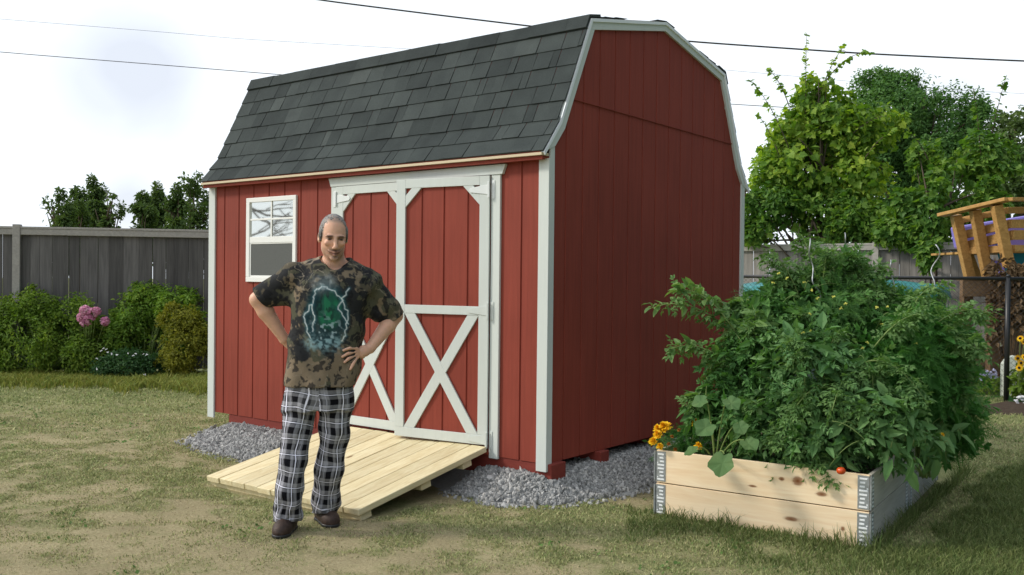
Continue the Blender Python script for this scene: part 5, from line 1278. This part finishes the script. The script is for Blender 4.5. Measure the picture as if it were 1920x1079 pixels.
for (va, vb) in ((395, 407), (420, 436), (440, 458)):
    mid = (va+vb)/2; hgt = (vb-va)*12.4/FPX
    beam('side_board', 1796+(mid-400)*.22, mid+14, 12.95, 1889+(mid-400)*.2, mid-8 if mid > 410 else mid-6, 12.22, .03, hgt, up=(0, 0, 1))
    beam('side_board', 1889+(mid-400)*.2, mid-8 if mid > 410 else mid-6, 12.22, 2010, mid-8, 12.8, .03, hgt)
beam('deck_beam', 1806, 472, 12.95, 1898, 466, 12.3, .08, .09); beam('deck_beam', 1898, 466, 12.3, 2010, 468, 12.8, .08, .09)
beam('leg', 1815, 476, 13.4, 1832, 520, 13.4, .1, .1, up=dv)
mb = MB()
for i in range(5): mb.bar(at(1812, 474, 12.9)+dv*(-.25*i), at(1990, 472, 12.8)+dv*(-.25*i), .22, .03, (0, 0, 1), rng.random())
mb.build('deck', ORW, t)
for (u0, v0, u1, v1, d, w, h) in ((1802, 538, 1990, 538, 12.3, .10, .26), (1800, 523, 1990, 521, 12.35, .22, .05)): beam('base_beam', u0, v0, d, u1, v1, d-.1, w, h, DKW)
for (u, vt, vb, d) in ((1812, 550, 742, 12.6), (1862, 550, 742, 12.4), (1906, 530, 742, 12.2), (1955, 530, 742, 12.2)):
    p, q = at(u, vt, d), gnd(u, d); mb = MB(); mb.bar(q, p, .13, .13, dv, rng.random()); mb.build('post', DKW, t, bevel=.006)
beam('cross_brace', 1816, 690, 12.55, 1888, 655, 12.4, .05, .12, DKW); beam('cross_brace', 1858, 700, 12.5, 1900, 660, 12.4, .05, .10, ORW)
k = NT('violet_plastic'); k.bsdf((.22, .18, .55), .4, spec=.4); VIO = k.m
k = NT('blue_plastic'); k.bsdf((.03, .30, .50), .4, spec=.4); BLU = k.m
mb = MB(); mb.prism([at(1802, 424, 13.1), at(1990, 395, 13.1), at(1990, 462, 13.1), at(1810, 466, 13.1)], dv*-.35); o = mb.build('storage_tub', VIO, None, bevel=.03); tag(o, 'violet plastic tub inside the play fort, showing between its boards', 'tub')
def slide(name, pts, w, m, label):
    mb = MB(); pts = [np.array(p) for p in pts]; e = unit(np.cross(pts[-1]-pts[0], [0, 0, 1.0]))
    prof_ = [(-w, .10), (-w*.9, 0), (w*.9, 0), (w, .10), (w*1.05, .10), (w*.95, -.03), (-w*.95, -.03), (-w*1.05, .10)]
    V = []; F = []; n = len(prof_)
    for p in pts:
        for (s, h) in prof_: V.append(p+e*s+np.array([0, 0, h]))
    for j in range(len(pts)-1):
        for i in range(n): F.append((j*n+i, j*n+(i+1) % n, (j+1)*n+(i+1) % n, (j+1)*n+i))
    o = np_mesh(name, np.array(V), np.array(F), m, None, smooth=False); return tag(o, label, 'slide')
a_, b_ = at(1900, 468, 12.9), at(1935, 560, 13.6); slide('slide', [a_*(1-s)+b_*s-np.array([0, 0, .12*math.sin(3.1*s)]) for s in np.linspace(0, 1, 10)], .22, BLU, 'blue plastic slide below the play fort deck')
mb = MB(); V_ = arc(at(1845, 470, 12.9), at(1882, 488, 12.7), -.12, 10); 
Vc = []; Fc = []
for i, p in enumerate(V_):
    for j in range(6): Vc.append(p+np.array([0, 0, -.045*j])+dv*.03*math.sin(i*1.3+j*.8))
for i in range(len(V_)-1):
    for j in range(5): a = i*6+j; Fc.append((a, a+6, a+7, a+1))
o = np_mesh('cloth', np.array(Vc), np.array(Fc), VIO, None, smooth=True); sm = o.modifiers.new('s', 'SOLIDIFY'); sm.thickness = .008; tag(o, 'violet cloth hanging under the play fort deck', 'cloth')
# dead vine draped on the fort, stacked timber, flowers by the fence
DEAD = m_leaf('dead_vine_leaf', [(0, (.055, .035, .018)), (.5, (.13, .085, .045)), (1, (.24, .17, .10))], .2, .8, .1, (1.2, 1, .8), 3)
plant('dead_vine', gnd(1895, 12.0), 'brown dried vine hanging over the fence below the play fort', 'plant', [EL(1880, 510, 11.9, 22, 30), EL(1905, 560, 11.9, 26, 60), EL(1865, 600, 12.1, 16, 60), EL(1925, 540, 12.0, 25, 50)], [DIA, SIMPLE], 1500, .05, .13, DEAD, 301, nst=34, r0=.007, stem=TWIG, clump=.15, thr=.42, lo=.2)
for i in range(3):
    mb = MB(); p = gnd(1870, 13.0)+[0, 0, .12+.17*i]; mb.bar(p-dC*.9+[0, 0, 0], p+dC*1.3+[0, 0, .01*i], .16, .15, (0, 0, 1), rng.random()); o = mb.build('timber_beam', DKW, None, bevel=.01)
    tag(o, ['lowest weathered beam of the timber pile behind the chain link fence', 'middle weathered beam of the timber pile behind the chain link fence', 'topmost weathered beam of the timber pile behind the chain link fence'][i], 'timber', 'timber pile under the play fort')
mb = MB(); c = gnd(1904, 11.6); mb.prism([c+dC*q+np.array([0, 0, h]) for q, h in ((-.13, 0), (.13, 0), (.13, .42), (.08, .50), (0, .53), (-.08, .50), (-.13, .42))], dv*-.07); k = m_paint('white_painted_wood', (.62, .66, .58), .15, .7); o = mb.build('garden_marker', k, None, bevel=.012); tag(o, 'round topped pale board standing beside the black fence post', 'garden marker')
t = thing('coneflower_plant', gnd(1912, 11.2), 'yellow coneflowers with dark centres at the right edge by the fence', 'flower')
BRN = m_paint('dark_cone', (.035, .018, .01), .2, .9); rnd = np.random.default_rng(21); sb = MB(); cb_ = MB()
for (u, v) in [(1908, 672), (1914, 681), (1911, 690), (1921, 670), (1913, 635), (1920, 643), (1926, 688)]:
    p = at(u, v, 11.0); nr = unit(cam_dir(p)+rnd.normal(0, .3, 3)+[0, 0, .3]); a0 = unit(np.cross(nr, [0, 0, 1.0])); b0 = np.cross(nr, a0)
    ang = np.linspace(0, 6.283, 13)[:-1]; tg = np.cos(ang)[:, None]*a0+np.sin(ang)[:, None]*b0-nr*.25
    V, F = place([t_simple(.4)], np.repeat(p[None], 12, 0), np.repeat(nr[None], 12, 0), tg, .046, rnd); np_mesh('flower', V, F, YEL, t); cb_.tube([p-nr*.004, p+nr*.012, p+nr*.02], [.017, .015, .004], 8); sb.tube(arc(gnd(1912, 11.2), p, .1, 6), .004, 5)
cb_.build('flower_centre', BRN, t, smooth=True); sb.build('stem', STEM, t, smooth=True)
V, F = leaves([SIMPLE], [EL(1916, 715, 11.2, 20, 30)], 260, .06, .13, rnd, clump=.2, thr=.3); np_mesh('foliage', V, F, SHR1, t)
k = NT('lilac_petal'); k.leaf((.60, .60, .80), .2, .6, .2); LIL = k.m
t = plant('white_phlox', gnd(1912, 10.9), 'white flowers in a low clump at the right edge near the fence post', 'flower', [EL(1912, 768, 10.9, 22, 16)], [SIMPLE], 350, .05, .10, SHR4, 302, nst=8, r0=.004, clump=.15, thr=.3)
dots('blossom', t, [at(u+rnd.normal(0, 3), v+rnd.normal(0, 2.5), 10.7) for u, v in [(1908, 746), (1916, 745), (1906, 756), (1912, 752), (1898, 762), (1908, 770), (1918, 768), (1902, 774), (1914, 760), (1924, 752)] for _ in range(2)], .030, WHITEP, rnd)
t = plant('lilac_aster', gnd(1848, 12.0), 'low lilac flowered plants behind the chain link fence, right of the bed', 'flower', [EL(1845, 725, 12.0, 38, 26), EL(1880, 730, 12.2, 30, 24)], [SIMPLE, DIA], 900, .04, .09, SHR2, 303, nst=14, r0=.004, clump=.15, thr=.35)
dots('blossom', t, [at(rnd.uniform(1822, 1875), rnd.normal(703, 5), 11.7) for _ in range(34)], .026, LIL, rnd)
# bare soil strip by the fence
sa = [atz(1822, 765), atz(1880, 752), atz(2000, 756), atz(2000, 775), atz(1920, 782), atz(1838, 778)]
n_ = 8; k = NT('bare_brown_soil'); q = k.noise(k.coords(), 30, 5, .7); k.bsdf(k.ramp(q, [(.3, (.055, .040, .030)), (.7, (.115, .088, .066))]), 1, spec=.05, normal=k.bump(q, 1, .03))
cen = np.mean(sa, 0); V = [cen+[0, 0, .055]]; F = []
for s in (.55, 1.0):
    for i in range(len(sa)):
        for f in (0, .5):
            p = sa[i]*(1-f)+sa[(i+1) % len(sa)]*f; V.append(cen+(p-cen)*s*rng.uniform(.92, 1.05)+[0, 0, .05 if s < 1 else -.004])
m_ = len(sa)*2
for i in range(m_): F.append((0, 1+i, 1+(i+1) % m_)); 
F4 = [(1+i, 1+m_+i, 1+m_+(i+1) % m_, 1+(i+1) % m_) for i in range(m_)]
tag(np_mesh('soil_bed', np.array(V), [np.array(F), np.array(F4)], k.m, smooth=True), kind='structure')
# ------------------------------------------------------------------ trees and vines behind the fences
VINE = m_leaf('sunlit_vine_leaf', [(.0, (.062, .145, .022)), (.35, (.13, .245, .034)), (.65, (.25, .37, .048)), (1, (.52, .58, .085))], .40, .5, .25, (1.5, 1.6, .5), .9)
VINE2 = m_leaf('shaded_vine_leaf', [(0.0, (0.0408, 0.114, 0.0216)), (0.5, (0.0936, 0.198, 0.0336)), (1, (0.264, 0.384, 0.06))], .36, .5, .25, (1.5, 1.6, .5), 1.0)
TREE = m_leaf('dense_tree_leaf', [(0.0, (0.0504, 0.1277, 0.037)), (0.5, (0.0941, 0.205, 0.0571)), (1, (0.1764, 0.3024, 0.0924))], .3, .55, .2, (1.4, 1.5, .5), .7)
TREE2 = m_leaf('hazy_tree_leaf', [(.0, (.055, .10, .035)), (.5, (.095, .15, .05)), (1, (.16, .22, .08))], .35, .55, .2, (1.4, 1.5, .7), .7)
FAR = m_leaf('far_tree_leaf', [(0.0, (0.054, 0.096, 0.0312)), (0.5, (0.09, 0.144, 0.0456)), (1, (0.156, 0.21, 0.066))], .3, .6, .15, (1.4, 1.5, .6), .3)
def tree(name, base, label, ells, tmpl, n, smin, smax, mat, seed, trunk_r=.14, group=None, shoots=(), ssize=.12, nbr=26, core=0, rag=16, **kw):
    rnd = np.random.default_rng(seed); t = thing(name, base, label, 'vine' if 'vine' in name else 'tree', group); ells = ragged(ells, rag, seed)
    sets = [leaves(tmpl, ells, n, smin, smax, rnd, seed=seed, **kw)]
    if core:
        kk = dict(kw); kk['lo'] = .1; kk['thr'] = .3; el2 = [(c, np.array(r)*.72) for c, r in ells]; sets.append(leaves(tmpl, el2, core, smin*1.2, smax*1.3, rnd, seed=seed+1, **kk))
    for a in shoots: sets.append(shoot(a, int(len(a)*3.6), ssize*.8, tmpl, rnd))
    V, F = join(sets); np_mesh('crown', V, F, mat, t)
    b = np.array(base, float); mb = MB(); top = np.mean([e[0] for e in ells], 0); P = [b*(1-f)+np.array([top[0], top[1], top[2]])*f+rnd.normal(0, .06, 3)*[1, 1, 0]*(0 < f < 1) for f in np.linspace(0, 1, 8)]
    P[0][2] = -.05; mb.tube(P, np.linspace(trunk_r, trunk_r*.3, 8)*np.r_[1.3, np.ones(7)], 9)
    for i in range(nbr):
        c, r = ells[i % len(ells)]; s = P[rnd.integers(2, 8)]; d = unit(rnd.normal(size=3)+[0, 0, .2]); e = np.array(c)+d*np.array(r)*rnd.uniform(.5, .9)
        mb.tube(arc(s, e, .1*np.linalg.norm(e-s), 6), np.linspace(trunk_r*.35, trunk_r*.05, 6), 5)
    for a in shoots: mb.tube(a, np.linspace(.010, .003, len(a)), 4)
    mb.build('trunk', BARK, t, smooth=True); return t
# climbing vine over a tree, bright and backlit
vs = [arc(at(1510, 215, 17), at(1512, 62, 17), .1, 12), arc(at(1530, 180, 17), at(1638, 100, 17), .5, 12), arc(at(1530, 200, 17), at(1585, 85, 17), .3, 9), arc(at(1480, 280, 17), at(1405, 150, 17), .3, 10), arc(at(1460, 290, 17), at(1418, 215, 17), .2, 8), arc(at(1480, 200, 17), at(1440, 130, 17), .2, 9), arc(at(1600, 250, 16.6), at(1698, 222, 16.4), .3, 9), arc(at(1620, 300, 16.5), at(1680, 245, 16.3), .2, 8)]
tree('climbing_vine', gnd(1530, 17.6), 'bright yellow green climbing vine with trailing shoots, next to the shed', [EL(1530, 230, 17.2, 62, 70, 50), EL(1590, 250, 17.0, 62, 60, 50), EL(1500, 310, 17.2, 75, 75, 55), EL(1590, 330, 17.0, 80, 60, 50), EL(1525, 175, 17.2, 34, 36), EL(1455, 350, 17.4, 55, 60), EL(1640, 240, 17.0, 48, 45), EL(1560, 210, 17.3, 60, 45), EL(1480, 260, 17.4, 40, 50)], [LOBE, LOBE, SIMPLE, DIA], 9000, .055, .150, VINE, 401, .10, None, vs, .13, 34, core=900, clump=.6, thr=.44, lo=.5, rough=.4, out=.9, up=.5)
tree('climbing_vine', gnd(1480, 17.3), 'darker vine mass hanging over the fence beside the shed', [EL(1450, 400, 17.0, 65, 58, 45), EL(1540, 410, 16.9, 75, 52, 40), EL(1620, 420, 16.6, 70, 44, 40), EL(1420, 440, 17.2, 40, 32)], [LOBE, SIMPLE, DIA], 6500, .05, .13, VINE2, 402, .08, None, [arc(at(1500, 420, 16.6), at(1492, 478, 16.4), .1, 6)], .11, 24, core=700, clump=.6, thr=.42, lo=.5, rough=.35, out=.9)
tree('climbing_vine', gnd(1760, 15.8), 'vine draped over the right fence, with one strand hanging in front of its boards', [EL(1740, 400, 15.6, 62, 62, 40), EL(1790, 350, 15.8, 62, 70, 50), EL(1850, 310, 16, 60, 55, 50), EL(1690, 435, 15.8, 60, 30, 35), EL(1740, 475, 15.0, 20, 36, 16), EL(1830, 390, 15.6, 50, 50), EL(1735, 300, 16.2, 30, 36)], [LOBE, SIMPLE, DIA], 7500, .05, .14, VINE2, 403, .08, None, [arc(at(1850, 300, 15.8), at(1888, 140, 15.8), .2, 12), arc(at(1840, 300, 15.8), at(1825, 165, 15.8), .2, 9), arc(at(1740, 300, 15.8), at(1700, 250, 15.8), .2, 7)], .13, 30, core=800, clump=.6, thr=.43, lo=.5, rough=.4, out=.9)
tree('dense_tree', gnd(1700, 22), 'dark fine leaved tree standing behind the vines', [EL(1690, 230, 22, 95, 85, 80), EL(1640, 165, 22.3, 40, 34), EL(1740, 300, 21.8, 110, 90, 80), EL(1650, 350, 22, 90, 90), EL(1780, 230, 22, 75, 62), EL(1820, 260, 22, 50, 50), EL(1610, 260, 22, 60, 70), EL(1690, 170, 22.2, 46, 34)], [t_simple(.34), DIA], 46000, .06, .13, TREE, 404, .2, None, (), .1, 40, core=6000, clump=.5, thr=.44, lo=.5, rough=.6, droop=.1)
tree('loose_tree', gnd(1905, 21), 'pale loose crowned tree at the right edge behind the vines', [EL(1890, 300, 21, 55, 75), EL(1930, 260, 21, 60, 70), EL(1860, 370, 20.5, 55, 55), EL(1925, 350, 20.5, 55, 60)], [DIA, SIMPLE], 4200, .10, .20, TREE2, 405, .14, None, (), .1, 30, clump=.5, thr=.47, lo=.35, rough=.4)
# far trees beyond the left fence, each of its own shape
FT = [(112, 418, 392, 30, 42, 'rounded far tree leftmost above the grey fence'), (146, 418, 388, 22, 44, 'slim far tree second from the left above the fence'), (176, 415, 375, 26, 52, 'pointed far tree, tallest of the left group above the fence'), (207, 420, 392, 26, 42, 'low far tree at the right end of the left group'), (268, 420, 394, 24, 40, 'far tree at the left end of the right group above the fence'), (296, 418, 384, 22, 44, 'narrow far tree next to the left end of the right group'), (330, 416, 388, 30, 48, 'broad far tree in the middle of the right group'), (368, 414, 372, 34, 56, 'tallest far tree half hidden by the shed roof corner')]
for i, (u, vb, vc, ru, rv, lab) in enumerate(FT):
    d = 40+3*(i % 3); s = d/FPX; rr = np.random.default_rng(500+i); e = [EL(u, vc+10, d, ru, rv*.62)]
    for j in range(5): e.append(EL(u+rr.normal(0, ru*.45), vc+rr.uniform(-rv*.55, rv*.7), d+rr.normal(0, .5), ru*rr.uniform(.3, .55), rv*rr.uniform(.22, .4)))
    e.append(EL(u+rr.normal(0, 2), vc-rv*.62, d, ru*.28, rv*.30)); e.append(EL(u, 440, d, ru*1.0, 34)); e.append(EL(u, 480, d, ru*.9, 40))
    tree('far_tree', gnd(u, d), lab, e, [DIA], 4200, .10, .24, FAR, 510+i, .2, 'far trees above the left fence', (), .1, 14, core=300, clump=.8, thr=.47, lo=.35, rough=.55)
# bare twiggy tree in front of the shed, off to the left: the window mirrors its branches
rt = np.random.default_rng(12); tb0 = np.array([-10.6, -4.6, 0]); t = thing('bare_tree', tb0, 'small leafless tree mirrored in the upper window panes', 'tree')
mb = MB(); P = [tb0+np.array([.03*i*i*.2, -.05*i, .45*i]) for i in range(7)]; mb.tube(P, np.linspace(.07, .03, 7), 8)
def twig(p, d, L, r, lv):
    q = p+d*L; mid = (p+q)/2+rt.normal(0, .06*L, 3); mb.tube([p, mid, q], [r, r*.8, r*.5], 5)
    if lv > 0:
        for _ in range(3): twig(p+(q-p)*rt.uniform(.4, 1), unit(d+rt.normal(0, .55, 3)*[1, 1, .6]), L*rt.uniform(.5, .8), r*.6, lv-1)
for i in range(9): twig(P[3+i % 4], unit(np.array([.6, -.7, rt.uniform(-.25, .35)])+rt.normal(0, .35, 3)), rt.uniform(.5, .9), .032, 3)
mb.build('branch', BARK, t, smooth=True)
# ------------------------------------------------------------------ overhead lines
def wire(pts, d0, d1, r, label):
    n = len(pts); dd = np.linspace(d0, d1, n); P = np.array([at(u, v, d) for (u, v), d in zip(pts, dd)])
    tt = np.linspace(0, n-1, 60); Q_ = np.stack([np.interp(tt, range(n), P[:, i]) for i in range(3)], 1)
    for _ in range(3): Q_[1:-1] = (Q_[:-2]+2*Q_[1:-1]+Q_[2:])/4
    mb = MB(); mb.tube(Q_, r, 6); o = mb.build('power_line', BLACKM, None, smooth=True); tag(o, label, 'cable', 'overhead cables')
wire([(300, -48), (595, 0), (800, 26), (1015, 52), (1300, 79), (1620, 101), (1920, 115), (2300, 128)], 26, 24, .022, 'thick black cable crossing the sky above the shed ridge')
wire([(-300, 72), (60, 103), (300, 122), (545, 142), (900, 165), (1375, 196), (1660, 213), (2000, 230)], 26, 26, .010, 'thin cable running behind the shed roof, lower than the others')
wire([(-200, 20), (300, 60), (445, 73), (900, 100), (1300, 126), (1760, 168), (2200, 190)], 50, 50, .008, 'faint far cable, high at the left of the sky')
SKY_LO, SKY_HI, SUN_E, EXPO = .5, 11.2, 2.5, 0.0
# ------------------------------------------------------------------ sky, sun, camera
SUN = unit(np.array([-.66, -.50, .56]))
w = bpy.data.worlds.new('World'); scene.world = w; w.use_nodes = True; nt = w.node_tree; nt.nodes.clear()
N_ = lambda k: nt.nodes.new(k); LK = nt.links.new
out = N_('ShaderNodeOutputWorld'); bg = N_('ShaderNodeBackground'); LK(bg.outputs[0], out.inputs[0]); bg.inputs[1].default_value = .1
sky = N_('ShaderNodeTexSky'); sky.sky_type = 'NISHITA'; sky.sun_disc = False
sky.sun_elevation = math.asin(SUN[2]); sky.sun_rotation = math.atan2(SUN[0], SUN[1]); sky.altitude = 100; sky.air_density = 1.0; sky.dust_density = 2.5
tc = N_('ShaderNodeTexCoord')
def vm(op, a, b=None):
    m = N_('ShaderNodeVectorMath'); m.operation = op
    for i, v in enumerate((a, b)):
        if v is None: continue
        if isinstance(v, (tuple, list)): m.inputs[i].default_value = v
        else: LK(v, m.inputs[i])
    return m
def mth(op, a, b=0.0):
    m = N_('ShaderNodeMath'); m.operation = op
    for i, v in enumerate((a, b)):
        if isinstance(v, (int, float)): m.inputs[i].default_value = v
        else: LK(v, m.inputs[i])
    return m.outputs[0]
D = vm('NORMALIZE', tc.outputs['Generated']).outputs[0]
sd = vm('DOT_PRODUCT', D, tuple(unit(np.array([SUN[0], SUN[1]*.5, .15])))).outputs['Value']
bright = N_('ShaderNodeMapRange'); LK(sd, bright.inputs[0]); bright.inputs[1].default_value = -.62; bright.inputs[2].default_value = -.19; bright.inputs[3].default_value = SKY_LO; bright.inputs[4].default_value = SKY_HI; bright.interpolation_type = 'SMOOTHSTEP'
cc = N_('ShaderNodeCombineColor'); LK(mth('SUBTRACT', bright.outputs[0], .3), cc.inputs[0]); LK(mth('ADD', bright.outputs[0], .4), cc.inputs[1]); LK(mth('ADD', bright.outputs[0], 1.2), cc.inputs[2])
nz = N_('ShaderNodeTexNoise'); LK(D, nz.inputs[0]); nz.inputs['Scale'].default_value = 3.2; nz.inputs['Detail'].default_value = 6; nz.inputs['Distortion'].default_value = .4
mask = None
for (u, v, rad, gain) in ((250, 115, .06, .55), (190, 160, .045, .4), (300, 100, .04, .4), (1800, 180, .06, .5), (245, 385, .03, .5)):
    q = unit(ray(u, v)); dp = vm('DOT_PRODUCT', D, tuple(q)).outputs['Value']
    an = mth('ARCCOSINE', mth('MINIMUM', dp, 1.0)); f = mth('SUBTRACT', 1.0, mth('DIVIDE', an, rad)); f = mth('ADD', f, mth('MULTIPLY', mth('SUBTRACT', nz.outputs['Fac'], .52), 4.0))
    f = mth('MULTIPLY', mth('MINIMUM', mth('MAXIMUM', f, 0.0), 1.0), gain); mask = f if mask is None else mth('MAXIMUM', mask, f)
mx = N_('ShaderNodeMix'); mx.data_type = 'RGBA'; LK(mask, mx.inputs[0]); LK(cc.outputs[0], mx.inputs[6])
grey = N_('ShaderNodeMix'); grey.data_type = 'RGBA'; grey.inputs[0].default_value = .25; LK(sky.outputs[0], grey.inputs[7]); grey.inputs[6].default_value = (6.9, 7.3, 8.7, 1); LK(grey.outputs[2], mx.inputs[7])
LK(mx.outputs[2], bg.inputs[0])
sl_ = bpy.data.lights.new('sun', 'SUN'); sl_.energy = SUN_E; sl_.angle = R(10); sl_.color = (1.0, .93, .82)
so = bpy.data.objects.new('sun', sl_); COL.objects.link(so); so.rotation_euler = Vector((-SUN[0], -SUN[1], -SUN[2])).to_track_quat('-Z', 'Y').to_euler(); so.location = (0, 0, 10)
cam = bpy.data.cameras.new('camera'); co = bpy.data.objects.new('camera', cam); COL.objects.link(co); scene.camera = co
cam.sensor_fit = 'HORIZONTAL'; cam.sensor_width = 36.0; cam.lens = FPX/IW*36.0; cam.clip_end = 2000; cam.clip_start = .05
M = Matrix(((_r[0], _u[0], -_f[0], CAMP[0]), (_r[1], _u[1], -_f[1], CAMP[1]), (_r[2], _u[2], -_f[2], CAMP[2]), (0, 0, 0, 1))); co.matrix_world = M
scene.view_settings.view_transform = 'Standard'; scene.view_settings.look = 'None'; scene.view_settings.exposure = EXPO; scene.view_settings.gamma = 1
scene.cycles.max_bounces = 6; scene.cycles.transparent_max_bounces = 8; scene.cycles.sample_clamp_indirect = 8
